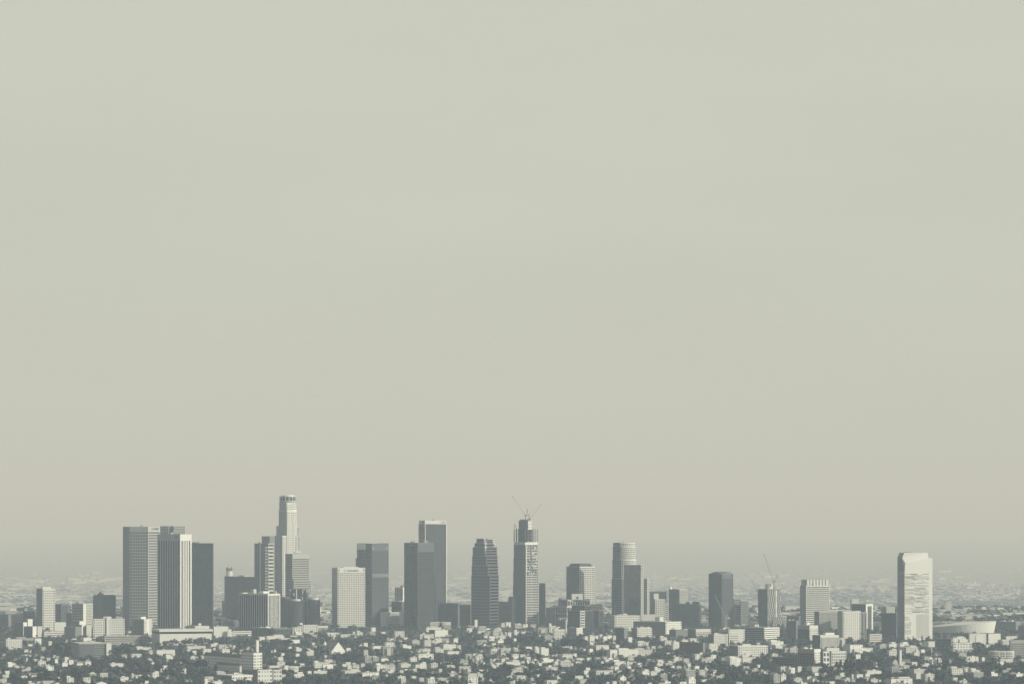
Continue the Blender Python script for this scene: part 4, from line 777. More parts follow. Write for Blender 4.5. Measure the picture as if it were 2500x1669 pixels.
for k in range(3): mb.box(Vector((c[0], c[1], 0))+u*(-4+4*k)-v*4.5, u, v, .5, .1, 1.5, zz(1616.5), 'slate')
mb.build('nave', ch2)
mb = MB(ch2.location); gable_roof(mb, c, u, v, 8, 4.5, zz(1613), zz(1608), 'roof_tile'); mb.build('roof', ch2)
c = (gx(2184, Yd), Yd+2); mb = MB(ch2.location); gable(mb, c, v, -u, 5, 4.6, 0, zz(1613), zz(1607), 'pale', 'roof_tile'); mb.build('gabled_chapel', ch2)
mb = MB(ch2.location); gable_roof(mb, c, v, -u, 5, 4.6, zz(1613), zz(1607), 'roof_tile'); mb.build('roof', ch2)
RECTS.append((2176, 2222, 1585, 1622, 1624)); FOOT.append((gx(2200, Yd), Yd, 1, 0, 22, 12))

b = Bld('mission_hotel', 'large tile-roofed hotel with shaded left wings and a bright end tower, bottom left', 'hotel', 560, Y=6300); Ym = 6300
wn = lambda w, **k: grid(w, glass='black_glass', bay=6.2, fl=5.4, pw=.6, sh=.56, top=4, r=.35, win=True, **k)
b.block((498, 584, 590), 1605, wn('white'), plain('light'), theta=30, foot=24, name='long_wing', dy=60, roof='roof_tile')
Ld = b.last; mb = MB(b.root.location); hip_roof(mb, Ld['ctr'], Ld['v'], Ld['u'], Ld['wl']/2, Ld['wr']/2, Ld['z1']+.4, Ld['z1']+6, 'roof_tile'); mb.build('tile_roof', b.root)
b.block((588, 619, 640), 1593, wn('white'), wn('white'), theta=40, name='end_tower', roof='roof_tile')
b.block((530, 585, 590), 1625, wn('white'), plain('light'), theta=30, foot=14, name='front_wing', dy=-40, roof='roof_tile')
Ld = b.last; mb = MB(b.root.location); hip_roof(mb, Ld['ctr'], Ld['v'], Ld['u'], Ld['wl']/2, Ld['wr']/2, Ld['z1']+.4, Ld['z1']+3.5, 'roof_tile'); mb.build('tile_roof', b.root)
b.block((575, 588, 620), 1601, plain('slate'), plain('slate'), theta=40, name='mansard_band', dy=30, protect=False) if False else None
b.block((622.5, 626, 632), 1562, plain('pale'), plain('white'), theta=30, name='bell_tower', dy=45); b.pent(559, 566, 1596, plain('white'), .6); b.end()
b = place('white_flat_building', 'white flat office with strip windows at the bottom edge, left of the white tower pair', (527, 566, 619.5), 1648, Y=5980, sl=grid('grey', glass='black_glass', bay=3.4, fl=4.4, pw=.4, sh=.55, top=2.5, win=True), sr=grid('white', glass='black_glass', bay=5, fl=4.2, pw=.5, sh=.62, top=3, win=True), theta=34, units=3, roof='roof_light'); b.end()
b = place('white_apartment_tower', 'white apartment tower with small dark windows cut by the bottom edge', (617, 629.5, 665), 1634, Y=5880, sl=grid('grey', glass='black_glass', bay=4, fl=4.6, pw=.5, sh=.5), sr=grid('white', glass='black_glass', bay=5, fl=6, pw=.72, sh=.62, top=2, win=True), theta=26, roof='roof_dark')
b.block((663, 667.5, 688), 1634.5, plain('slate'), grid('white', glass='black_glass', bay=4.4, fl=6, pw=.6, sh=.6, top=2, win=True), theta=20, name='right_tower', dy=12); b.end()

# airliner
Yp = 20000; ap = tag(empty('airliner', P3(768, 967.5, Yp)), 'tiny airliner low in the empty sky above the dark slabs', 'airplane'); o = ap.location
mb = MB(o); mb.ell(o+Vector((0, 0, 0)), 17, 2, 2, 'pale', 10, 12)
mb.build('fuselage', ap)
mb = MB(o)
for sg in (-1, 1): mb.bar(o+Vector((3, sg*1.5, -.6)), o+Vector((-4, sg*17, .9)), 1.5, 'pale')
mb.build('wing', ap)
mb = MB(o); mb.bar(o+Vector((-11, 0, 1)), o+Vector((-17, 0, 8)), 1.6, 'pale'); mb.build('tail_fin', ap)

# ------------------------------------------------------------------ foreground houses, traced tile by tile (enlarged picture coordinates)
T = {}
T[0, 7.341] = '''275,570,640,590 625,570,748,665 868,618,935,690 500,668,590,695 430,765,510,805 535,785,578,830 625,835,670,870 510,860,572,885,g 35,850,105,885
720,893,805,920,h 835,915,910,968 1000,885,1058,920 470,920,494,968 600,940,680,962 680,970,830,1035 705,1035,800,1075 820,1055,975,1130 985,940,1040,1010 1105,1000,1220,1060
1160,900,1230,960 1230,950,1325,1035 1335,950,1445,990 1375,980,1495,1035,h 1520,945,1640,1055,h 140,1020,290,1065 250,1035,355,1085,g 365,1060,445,1105 450,1100,560,1130
85,1150,180,1200 0,1165,25,1195 35,1220,165,1258 375,1210,495,1258,h 560,1205,665,1245,h 0,1290,130,1360 1040,1262,1075,1285 1190,1268,1330,1340 1490,1265,1630,1355
1725,1340,1920,1387,g 750,1335,1000,1375 985,1365,1070,1395 510,1365,630,1395 105,1370,200,1395 1600,1175,1735,1220,h 1790,1190,1945,1245 2150,1240,2300,1330,h 1970,1020,2225,1060
2180,865,2280,905 1490,555,1650,630 1285,570,1380,590 740,720,825,770'''
T[310, 7.341] = '''400,780,470,840 515,775,880,870 690,850,830,890 75,850,270,905 380,930,465,955 705,940,780,975 440,990,490,1015 930,995,1000,1028 1010,995,1085,1022 650,1055,735,1100
595,1105,685,1160,h 960,1100,1070,1200 1305,1050,1370,1095 455,1180,580,1270 80,1225,200,1265 695,1215,850,1280,g 320,1330,395,1385 0,1255,28,1290 585,1340,690,1380 1385,1250,1560,1290
1390,1290,1450,1375 1530,1335,1720,1400 1070,765,1150,790 1170,790,1250,840 1365,755,1515,835 1060,705,1430,745 1500,670,1650,705 1640,680,1890,740 1895,690,1950,750 1550,740,1590,785
2140,710,2220,765,g 1700,765,1850,830 1320,885,1410,920 1155,885,1220,915 165,735,405,760 1600,1180,1780,1220 2015,765,2100,790 700,895,830,925'''
T[620, 7.341] = '''745,470,870,505 990,470,1080,505 1305,470,1545,525 1420,525,1450,570 1545,500,1850,560 1770,450,1850,480 1845,455,1955,500 2055,450,2180,490 2105,375,2190,430 215,525,560,570
220,560,285,655 95,540,200,610 640,590,830,650 1035,640,1095,705 620,705,695,745,g 755,750,875,785 365,770,395,805 310,780,335,805 490,830,550,880 750,840,820,905 940,800,1080,860
1655,740,1740,790 1885,665,1960,710,g 1965,650,2045,710 1970,775,2050,870 2130,705,2310,745 2310,715,2400,860 1260,870,1310,905 1260,945,1410,1005 1080,995,1230,1120 1230,1035,1430,1115
1425,1010,1490,1060,g 1580,1025,1755,1055 1675,1045,1755,1130 1765,1035,1895,1095 1915,1015,1995,1090 2195,1040,2349,1150 1990,890,2130,920 2130,905,2245,965 2285,890,2360,960
1985,950,2120,1015 1615,1150,1930,1190 1930,1180,2260,1245 2115,1215,2220,1350,h 710,1205,905,1260 960,1150,1035,1205 1060,1155,1330,1190 410,985,560,1070 430,905,530,985 270,1060,460,1105
545,1050,625,1120 630,1070,805,1115 830,1020,905,1060 730,960,760,1000 500,1215,575,1260 165,1035,205,1060'''
T[930, 7.341] = '''240,435,430,565 0,450,90,470 105,560,165,620 160,570,250,610 30,715,220,865 75,640,265,720 5,890,115,965,h 390,700,555,740 555,575,700,670,g 690,490,965,575 775,595,905,735
905,600,1010,680 965,570,1110,640 1110,575,1230,630 1300,580,1385,660 1540,380,1640,460 1740,390,1900,440 2025,395,2170,445 2155,290,2240,355 2240,280,2335,355 1850,460,2000,520
2000,455,2270,520 1840,525,1910,555 1940,530,2045,600 2045,525,2240,570 1715,605,1915,640 2090,600,2205,635 1840,655,1895,690,g 1990,650,2065,680 1110,680,1360,755 970,750,1130,810
1060,700,1080,750 1365,690,1440,760 680,755,900,805 755,800,855,850,g 660,850,960,930 1185,795,1410,835 1520,850,1630,950 1640,830,1760,870,g 1690,880,1840,940 1975,750,2120,815
2145,750,2300,815 1960,825,2050,860 2150,830,2235,865 1955,935,2005,1005 2010,930,2120,975 2160,930,2235,1000 2235,910,2290,960 2240,985,2349,1040 1640,925,1675,1010 1690,955,1845,1000
1415,960,1570,995 525,905,650,970 0,1040,270,1130 150,1015,230,1050 350,995,545,1080,g 610,1060,830,1095 695,1015,820,1065 895,1015,1025,1095 1180,1050,1335,1090 1400,1075,1590,1105
1550,1110,1620,1165 1040,1115,1100,1165 1205,1190,1380,1235 1390,1230,1450,1260 1560,1195,1730,1255 1500,1190,1560,1225 1730,1200,1830,1250 1555,1260,1750,1365 1810,1270,1855,1315
1940,1285,2000,1335,g 300,1250,450,1310 360,1300,455,1370 550,1245,640,1290 690,1275,780,1325 835,1290,975,1400 1015,1285,1195,1320 110,1150,320,1180 335,1135,410,1175 90,1215,125,1240
1980,1030,2040,1095 2075,1030,2120,1060 1835,1000,1870,1030 2290,1230,2349,1245 2315,1340,2380,1400'''
T[1240, 7.341] = '''120,320,260,385 260,320,390,365 400,315,510,370 115,410,170,500 0,455,65,545 535,380,730,490 105,570,165,620 75,640,180,690 0,740,28,800 100,745,210,785 320,720,450,745
490,735,590,860 590,745,740,870 335,835,412,880,g 65,850,200,925 220,860,320,890 300,895,410,960 340,950,375,1015 470,935,515,970 630,945,830,985 545,1010,612,1042 0,990,235,1035
835,975,935,1030 935,975,1140,1065 1140,1010,1170,1045 1215,950,1330,1000,h 1225,920,1385,955 1415,915,1500,955 850,855,930,900 970,850,1170,905 1175,840,1240,890 1110,710,1160,755
1200,715,1230,760,g 1290,720,1350,770,g 730,655,790,700 650,490,820,620,g 1375,530,1460,600 1465,525,1570,610 1570,520,1640,570 1640,490,1700,690 1710,525,1785,690 1785,515,1870,570
1885,515,1940,640 1465,640,1600,695 1570,695,1825,760 1460,755,1530,840 1825,770,1970,945 1970,770,2349,890 1685,890,1785,970 1570,910,1660,965 1745,945,1905,990 1655,980,1720,1020
1900,980,2115,1050 2135,975,2175,1050 2150,900,2265,985 1930,685,2000,730 2155,540,2230,655 1840,1065,1905,1130 1910,1070,1995,1150 2140,1065,2210,1110 1565,1140,1900,1200
1200,1240,1360,1300 1290,1310,1395,1410 1390,1220,1450,1250 690,1320,900,1410 800,1180,915,1245,g 880,1260,955,1295 300,1070,355,1105,h 70,1120,280,1180 150,1240,325,1310 410,1285,470,1310
520,1215,580,1250 85,1320,130,1375 1365,1140,1450,1195 2010,1220,2125,1345,g 2155,1215,2275,1310,g 1875,1340,1955,1380 1770,1340,1820,1400 2125,1345,2190,1400 670,1085,910,1125
1395,1095,1480,1135 950,1170,1040,1185'''
T[1550, 7.341] = '''455,550,580,605 535,605,680,695 680,625,800,750 840,590,960,640 985,570,1115,630 415,680,495,745,g 50,640,265,690 0,770,330,870 220,725,265,765 50,740,115,770 300,710,370,750
870,925,980,1010 910,1015,1010,1045 690,935,790,985 690,900,840,925 405,950,510,1025 390,1025,510,1055 50,1010,135,1060 215,940,290,985 600,975,660,1010 645,1045,735,1100,g
750,1065,840,1105 950,1065,1060,1125 1075,1060,1160,1130 1255,1060,1290,1085 1255,1095,1290,1130 130,1150,265,1230 280,1150,410,1220 155,1110,190,1140 355,1100,460,1160 455,1205,590,1340
915,1140,1095,1285 1150,1135,1270,1235 1270,1135,1470,1225 960,1295,1095,1400 805,1345,935,1410 1455,1235,1615,1275 1200,1310,1290,1340 1815,1350,1935,1400 1365,860,1460,935
1075,850,1275,935 1190,935,1430,970 1550,910,1700,975 1700,915,1920,1060 1920,905,2160,1010 1940,1075,2050,1100 2190,1040,2250,1075 2095,1130,2220,1155 2265,1130,2300,1160
2310,1160,2349,1190 1985,1155,2030,1195 1325,655,1500,775 425,1360,530,1410 240,1365,310,1410'''
T[1860, 7.341] = '''205,1170,330,1390,g 340,1175,440,1370,g 570,1245,725,1350,g 335,1070,450,1170 480,1090,600,1200 645,1070,715,1190 890,1075,1085,1195 0,1125,25,1155 90,1110,140,1155,h 35,1160,80,1185
810,1250,890,1280 810,1300,890,1325 910,1290,1030,1330 945,1180,1020,1220 1115,1175,1175,1220,h 1310,1220,1420,1285,g 1400,1185,1495,1240 1480,1305,1590,1350 1605,1300,1680,1340
1615,1210,1645,1290 1695,1210,1820,1260 1850,1205,1940,1235 1870,1150,2160,1195 1950,1300,2085,1345 2100,1310,2170,1330 1280,1090,1350,1135 1420,1090,1470,1115 410,730,500,820
500,735,650,820 180,845,300,925 245,700,380,735 870,690,945,720 160,625,400,690 1680,850,1775,930 2110,690,2240,745 1385,560,1500,700 1570,680,1820,830 1750,740,2000,800
1210,1340,1320,1400 700,1365,820,1400'''
T[2170, 7.118] = '''0,640,140,700 190,640,355,720 290,705,520,790 0,755,150,860 380,740,480,780 440,780,540,850 560,745,630,810 615,870,710,945 740,920,930,1010 1045,920,1130,970 790,800,860,840,g
700,860,765,905,g 1215,775,1360,880,g 1340,870,1570,960 400,965,495,1030 45,1035,200,1130 200,1020,370,1065 430,1085,620,1250 580,1010,720,1035 630,1170,800,1290 1085,1070,1300,1170
1060,1050,1110,1085 1310,1050,1400,1120 1430,1100,1580,1160 1465,1140,1655,1220 1225,1280,1370,1345 20,1250,430,1340 1120,1235,1200,1280 1970,590,2110,650 2030,510,2230,560 1110,540,1350,620
2210,1165,2349,1200 1780,1160,1900,1190 1970,1100,2230,1150 1880,960,2000,1000 1930,920,2170,965 1690,660,1760,700 1620,880,1670,930'''
LAND = [(20, 'left picture edge'), (112, 'slender white grid tower'), (190, 'two-tone banded tower'), (262, 'wide white slab'), (345, 'widest pale skyscraper'), (428, 'white finned skyscraper'), (495, 'dark glass slab'), (575, 'dark lettered tower'),
        (645, 'stepped grey tower'), (702, 'round-topped skyscraper'), (755, 'glass cylinder hotel'), (850, 'waffle-grid bank tower'), (925, 'dark gridded skyscraper'), (1000, 'black lettered skyscraper'), (1065, 'white-capped skyscraper'), (1125, 'ribbed dark block'),
        (1186, 'stepped dark skyscraper'), (1284, 'unfinished skyscraper'), (1345, 'cluttered grey block'), (1415, 'clock building'), (1480, 'clock building annex'), (1535, 'mirror slab tower'), (1605, 'gridded white front'), (1675, 'long dark building'),
        (1760, 'gable-topped tower'), (1812, 'grey banded building'), (1880, 'checker-faced tower'), (1950, 'dark lettered office'), (2000, 'ribbed-crown tower'), (2080, 'white ribbed tower'), (2125, 'white portal-framed tower'), (2172, 'dark shaded office'), (2235, 'bright streaky tower'), (2310, 'billboard'),
        (2385, 'tilted arena'), (2470, 'right picture edge')]
def land(px): return min(LAND, key=lambda l: abs(l[0]-px))[1]
def row(py): return 'farthest rows' if py < 1565 else 'far rows' if py < 1593 else 'middle rows' if py < 1622 else 'near rows' if py < 1650 else 'bottom rows'
ORD = ['leftmost', 'second from left', 'third from left', 'fourth from left', 'fifth from left', 'sixth from left', 'seventh from left', 'eighth from left', 'ninth from left', 'tenth from left', 'eleventh from left']
items = []
for (ox, k), txt in T.items():
    for it in txt.split():
        p = it.split(','); x0, y0, x1, y1 = [float(v) for v in p[:4]]
        items.append((ox+x0/k, 1480+y0/k, ox+x1/k, 1480+y1/k, p[3+1] if len(p) > 4 else 'f'))
random.seed(11)
H3 = Vector((0, 0, 1)); houses = []
def house(x0, y0, x1, y1, kind):
    ex, ey = (x1-x0)*.05, (y1-y0)*.07; x0 += ex; x1 -= ex; y0 += ey*.5; y1 -= ey
    yb = y1+2.5; Y = depth(yb); wpx = x1-x0; top = y0
    tall = (y1-y0)/F*Y; th = math.radians(random.uniform(18, 34)); u = Vector((math.cos(th), math.sin(th), 0)); v = Vector((-u.y, u.x, 0))
    X0 = gx(x0, Y); W = max(hit(x1, Y, X0, u.x, u.y), 2.5); D = min(max(W*random.uniform(.5, .9), 5), 22); c0 = Vector((X0, Y, 0)); ctr = c0+u*W/2+v*D/2
    wall = random.choices(['white', 'light', 'pale', 'grey'], [5, 3, 2.5, 1.5])[0]
    root = empty('apartment_block' if tall > 8.5 or W > 20 else 'house', (ctr.x, ctr.y, 0)); z1 = max(gz(top, Y), 2.8)
    mb = MB(root.location); rb = MB(root.location)
    if kind == 'f':
        mb.box(ctr, u, v, W/2, D/2, 0, z1, wall, 'roof_light'); mb.build('wall', root)
        rm = random.choices(['roof_light', 'roof_grey', 'pale', 'roof_dark'], [4, 3, 2, 1.5])[0]
        rb.box(ctr, u, v, W/2+.2, D/2+.2, z1, z1+.45, rm)
    else:
        ze = z1-min((z1)*.4, 3.2); ze = max(ze, 2.2); along = random.random() < .35 or kind == 'h'
        if kind == 'g' and W < 24: uu, vv, hw, hd = v, -u, D/2, W/2           # gable end faces the sun
        else: uu, vv, hw, hd = u, v, W/2, D/2
        rm = random.choices(['roof_tile', 'roof_grey', 'roof_light'], [4, 3, 2])[0]
        if kind == 'g':
            gable(mb, ctr, uu, vv, hw, hd, 0, ze, z1, wall, rm); mb.build('wall', root); gable_roof(rb, ctr, uu, vv, hw, hd, ze, z1, rm)
        else:
            mb.box(ctr, u, v, W/2, D/2, 0, ze, wall); mb.build('wall', root); hip_roof(rb, ctr, u, v, W/2, D/2, ze, z1, rm)
    rb.build('roof', root)
    if wpx > 11 and tall > 4.5:                                                  # windows on the two faces in view
        fl = max(1, min(5, int((z1-.6)/3.1))); nb = max(1, min(6, int(W/4.2))); ww, wh = 1.5, 1.5; n = Vector((u.y, -u.x, 0)); data = None
        ins = random.random() < .75
        for f in range(fl if ins else 0):
            for i in range(nb):
                if random.random() < .2: continue
                z = (f+.35)*(min(z1, gz(top, Y))-.6)/fl+.2
                if z+wh > z1-.5 and kind != 'f': continue
                if data is None:
                    wb = MB(); wb.box((0, 0), u, n, ww/2, .08, 0, wh, 'pane'); o = wb.build('window', root); data = o.data
                else:
                    o = bpy.data.objects.new('window', data); COL.objects.link(o); o.parent = root
                o.location = c0+u*(W*(i+.5)/nb)+n*.05+H3*z-root.location
    if kind == 'f' and wpx > 12 and random.random() < .7:                         # set-back upper storey or projecting lower wing
        pb = MB(root.location); sgn = random.choice((-1, 1))
        if random.random() < .5 and tall < 14:
            pb.box(ctr+u*sgn*W*.2+v*D*.1, u, v, W*.27, D*.38, z1+.45, z1+random.uniform(2.2, 3.2), wall, rm); pb.build('upper_storey', root)
        else:
            f0 = c0+u*(W*random.uniform(.3, .7))-v*1.6; pb.box(f0, u, v, W*.2, 2, 0, z1*random.uniform(.5, .9), random.choice([wall, 'pale', 'light']), rm); pb.build('front_wing', root)
    if kind == 'f' and wpx > 14 and random.random() < .5:
        pb = MB(root.location); pb.box(ctr+u*random.uniform(-.3, .3)*W, u, v, min(W*.12, 2.5), min(D*.2, 2), z1+.4, z1+random.uniform(1.6, 3), random.choice(['white', 'pale'])); pb.build('rooftop_unit', root)
    if kind != 'f' and random.random() < .5:
        pb = MB(root.location); pb.box(ctr+u*W*.2, u, v, .5, .4, z1-2, z1+.8, 'pale'); pb.build('chimney', root)
    RECTS.append((x0, x1, y0, y1, yb)); FOOT.append((ctr.x, ctr.y, u.x, u.y, W/2, D/2))
    tone = {'white': 'white', 'light': 'off-white', 'pale': 'pale grey', 'grey': 'dull grey'}[wall]
    rf = {'f': 'flat-roofed', 'g': 'gabled', 'h': 'hip-roofed'}[kind]
    noun = 'apartment block' if root.name.startswith('apart') else 'house'
    sz = 'long ' if wpx > 26 else 'tiny ' if wpx < 7 else ''
    houses.append((root, f'{sz}{tone} {rf} {noun}', noun, land((x0+x1)/2), row(y1), x0))
for it in items: house(*it)
from collections import defaultdict
cells = defaultdict(list)
for h in houses: cells[h[1], h[3], h[4]].append(h)
for (d, l, r), hs_ in cells.items():
    hs_.sort(key=lambda h: h[5])
    for i, h in enumerate(hs_):
        side = 'at' if 'edge' in l else 'below'
        txt = f'{d} {side} the {l}, in {r}' + (f', {ORD[i]}' if len(hs_) > 1 else '')
        tag(h[0], txt, h[2], 'houses and apartments on the foreground flats')

# ------------------------------------------------------------------ ground
def ground_mat(name, lo, hi):
    m, t, b_ = principled(name, lo, .95)
    g = t.nodes.new('ShaderNodeNewGeometry'); n1 = t.nodes.new('ShaderNodeTexNoise'); n1.inputs['Scale'].default_value = .02; n1.inputs['Detail'].default_value = 8
    n2 = t.nodes.new('ShaderNodeTexVoronoi'); n2.inputs['Scale'].default_value = .011; n2.voronoi_dimensions = '2D'
    cr1 = t.nodes.new('ShaderNodeValToRGB'); cr1.color_ramp.elements[0].color = (*lo, 1); cr1.color_ramp.elements[1].color = (*hi, 1); cr1.color_ramp.elements[0].position = .38; cr1.color_ramp.elements[1].position = .66
    mxg = t.nodes.new('ShaderNodeMix'); mxg.data_type = 'RGBA'; mxg.blend_type = 'MULTIPLY'; mxg.inputs[0].default_value = .4
    bw = t.nodes.new('ShaderNodeRGBToBW'); t.links.new(n2.outputs['Color'], bw.inputs[0]); t.links.new(bw.outputs[0], mxg.inputs[7])
    t.links.new(g.outputs['Position'], n1.inputs['Vector']); t.links.new(g.outputs['Position'], n2.inputs['Vector']); t.links.new(n1.outputs[0], cr1.inputs[0])
    t.links.new(cr1.outputs[0], mxg.inputs[6]); t.links.new(mxg.outputs[2], b_.inputs['Base Color'])
ground_mat('suburb_ground', (.04, .05, .052), (.13, .135, .13)); ground_mat('basin_ground', (.24, .245, .225), (.42, .415, .385))  # basin ground pale toward the haze colour, standing in for thicker haze
def sheet(name, ys, mat):
    mb = MB()
    for y0, y1 in zip(ys[:-1], ys[1:]):
        z0, z1 = float(gnd(y0)), float(gnd(y1)); mb.quad(Vector((-60000, y0, z0)), Vector((60000, y0, z0)), Vector((60000, y1, z1)), Vector((-60000, y1, z1)), mat)
    tag(mb.build(name), kind='structure')
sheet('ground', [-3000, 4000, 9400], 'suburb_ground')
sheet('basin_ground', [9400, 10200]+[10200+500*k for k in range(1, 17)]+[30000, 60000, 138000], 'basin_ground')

# ------------------------------------------------------------------ trees
def leaf_cloud(rx, rz, n, size, lobes, seed, zc, taper=0.):
    r = np.random.default_rng(seed); L = r.normal(size=(lobes, 3)); L /= np.linalg.norm(L, axis=1, keepdims=True); L *= r.uniform(.35, .72, (lobes, 1)); rad = r.uniform(.34, .55, lobes)
    k = r.integers(0, lobes, n); d = r.normal(size=(n, 3)); d /= np.linalg.norm(d, axis=1, keepdims=True)
    p = L[k]+d*(rad[k]*r.uniform(.65, 1.05, n))[:, None]
    if taper: p[:, :2] *= (1-taper*(p[:, 2:3]*.5+.5))
    p *= np.array([rx, rx, rz]); p[:, 2] += zc
    a = r.normal(size=(n, 3)); a /= np.linalg.norm(a, axis=1, keepdims=True); q = np.cross(a, r.normal(size=(n, 3))); q /= np.linalg.norm(q, axis=1, keepdims=True)
    s = size*r.uniform(.6, 1.25, n)[:, None]
    return np.stack([p-a*s-q*s*.7, p+a*s-q*s*.7, p+a*s*.8+q*s*.7, p-a*s*.8+q*s*.7], 1)          # n,4,3
def trunk_quads(r, h, n=5):
    an = np.arange(n)*2*math.pi/n; c = np.stack([np.cos(an), np.sin(an)], 1); Q = []
    for k in range(n):
        a, b = c[k], c[(k+1) % n]; Q.append([[a[0]*r, a[1]*r, 0], [b[0]*r, b[1]*r, 0], [b[0]*r*.5, b[1]*r*.5, h], [a[0]*r*.5, a[1]*r*.5, h]])
    return np.array(Q)
def palm_cloud(seed):
    r = np.random.default_rng(seed); Q = []
    for k in range(16):
        a = 2*math.pi*k/16+r.uniform(-.2, .2); el = r.uniform(-.5, .9); d = np.array([math.cos(a)*math.cos(el), math.sin(a)*math.cos(el), math.sin(el)]); s = np.array([-math.sin(a), math.cos(a), 0])*.5
        p0 = np.array([0, 0, 1.]); p1 = p0+d*1.6; p2 = p1+d*np.array([1, 1, 0])*1.1+np.array([0, 0, -1.])
        Q += [[p0-s*.4, p0+s*.4, p1+s, p1-s], [p1-s, p1+s, p2+s*.3, p2-s*.3]]
    Q = np.array(Q); Q *= .085; Q[:, :, 2] += .86
    return Q
# unit trees: height 1
VAR = {'round': [(leaf_cloud(.5, .42, 110, .085, 9, s, .58), trunk_quads(.03, .45)) for s in range(6)],
       'tall': [(leaf_cloud(.2, .5, 90, .06, 8, 20+s, .55, .55), trunk_quads(.02, .4)) for s in range(3)],
       'palm': [(palm_cloud(40+s), trunk_quads(.016, .9)) for s in range(3)]}
def mesh_quads(name, Q, mats, mi=None):
    Q = np.asarray(Q, dtype=np.float32); n = len(Q); me = bpy.data.meshes.new(name)
    me.vertices.add(n*4); me.vertices.foreach_set('co', Q.reshape(-1)); me.loops.add(n*4); me.loops.foreach_set('vertex_index', np.arange(n*4, dtype=np.int32))
    me.polygons.add(n); me.polygons.foreach_set('loop_start', np.arange(0, n*4, 4, dtype=np.int32)); me.polygons.foreach_set('loop_total', np.full(n, 4, dtype=np.int32))
    for mm in mats: me.materials.append(MATS[mm])
    if mi is not None: me.polygons.foreach_set('material_index', np.asarray(mi, dtype=np.int32))
    me.update(calc_edges=True); me.validate(); return me
R_ = np.array([r for r in RECTS]); Fo = np.array(FOOT)
def blocked(px, ptop, pbase, hw, X, Y, m=1.0, tol=.42):
    d = Fo[:, :2]-np.array([X, Y]); a = np.abs(d[:, 0]*Fo[:, 2]+d[:, 1]*Fo[:, 3]); c = np.abs(-d[:, 0]*Fo[:, 3]+d[:, 1]*Fo[:, 2])
    if ((a < Fo[:, 4]+m) & (c < Fo[:, 5]+m)).any(): return True
    h = R_[:, 3]-R_[:, 2]; lim = R_[:, 3]-np.minimum(h*np.where(R_[:, 1]-R_[:, 0] > 13, tol*.55, tol), 9)
    ov = np.minimum(px+hw*.85, R_[:, 1])-np.maximum(px-hw*.85, R_[:, 0])
    return bool(((ov > 0) & (pbase > R_[:, 4]) & (ptop < lim) & ((ov > .25*hw) | (ov > .4*(R_[:, 1]-R_[:, 0])))).any())
random.seed(21); trees = []
def add_tree(px, pbase, h, kind, force=False, wf=1.):
    Y = depth(pbase); X = gx(px, Y); hp = h*F/Y; hw = {'round': .5, 'tall': .2, 'palm': .16}[kind]*hp*wf
    if not force and blocked(px, pbase-hp, pbase, hw, X, Y, h*.12*wf): return False
    trees.append((X, Y, h, kind, random.randrange(len(VAR[kind])), random.uniform(0, 6.28), random.choices(['leaf_dark', 'leaf_mid', 'leaf_pale'], [6, 4, 1])[0], wf, px, pbase)); return True
# trees the photograph shows plainly: column, top, foot, kind, width factor
for px, t_, b2, k, wf in [(1077, 1514, 1540, 'tall', 1.5), (868, 1594, 1619, 'round', 1.5), (843, 1553, 1578, 'round', 1.6), (905, 1552, 1573, 'round', 2), (925, 1553, 1574, 'round', 1.6), (880, 1553, 1574, 'round', 1.7), (784, 1627, 1638, 'round', 1.8),
        (1112, 1581, 1594, 'palm', 1), (1485, 1613, 1628, 'round', 1.9), (1460, 1611, 1635, 'round', 1.2), (1605, 1589, 1610, 'round', 1.7), (1819, 1594, 1606, 'palm', 1.5), (1757, 1634, 1652, 'round', 1.4), (2043, 1611, 1636, 'tall', 1.6),
        (2082, 1595, 1645, 'round', .8), (2066, 1602, 1642, 'tall', 1.4), (2098, 1608, 1645, 'round', .8), (2310, 1600, 1630, 'tall', 2.2), (2420, 1606, 1642, 'round', 1.0), (2440, 1614, 1645, 'round', 1.1), (2465, 1650, 1675, 'round', 1.5), (2480, 1626, 1648, 'round', 1.4),
        (195, 1652, 1680, 'round', .9), (112, 1626, 1654, 'tall', 1.8), (300, 1567, 1604, 'round', 1), (315, 1570, 1600, 'round', 1), (285, 1575, 1604, 'round', 1), (150, 1560, 1600, 'round', .9), (165, 1566, 1600, 'round', 1), (138, 1570, 1602, 'round', 1),
        (445, 1550, 1570, 'round', 1), (467, 1552, 1573, 'round', 1.4), (485, 1551, 1574, 'round', 1.5), (500, 1553, 1573, 'round', 1.4), (520, 1556, 1576, 'round', 1.5), (425, 1557, 1577, 'round', 1.5), (540, 1557, 1577, 'round', 1.5), (455, 1556, 1577, 'round', 1.7), (405, 1562, 1580, 'round', 1.4),
        (585, 1556, 1582, 'round', 1.1), (605, 1556, 1582, 'round', 1.2), (455, 1603, 1640, 'round', 1), (490, 1600, 1640, 'round', .9), (437, 1612, 1650, 'round', 1), (415, 1620, 1660, 'round', .9), (2052, 1607, 1634, 'tall', 1.2)] + \
        [(1374+6*i, 1549+(i % 3)*2, 1581+(i % 2), 'tall', 1.5) for i in range(9)] + [(1272+8*i, 1547+(i*5 % 4), 1576, 'round', .8) for i in range(7)] + [(1560+i*7, 1622-(i % 2)*3, 1640, 'palm', 1.2) for i in range(2)] + \
        [(650+14*i, 1555+(i*3 % 5), 1577+i % 3, 'round', 1.1) for i in range(5)] + [(1112+9*i, 1582+i % 2*2, 1598, 'palm', 1.3) for i in range(2)] + [(1455+7*i, 1558+i % 2*4, 1577, 'palm', 1.3) for i in range(3)]:
    add_tree(px, b2, (b2-t_)/F*depth(b2), k, True, wf)
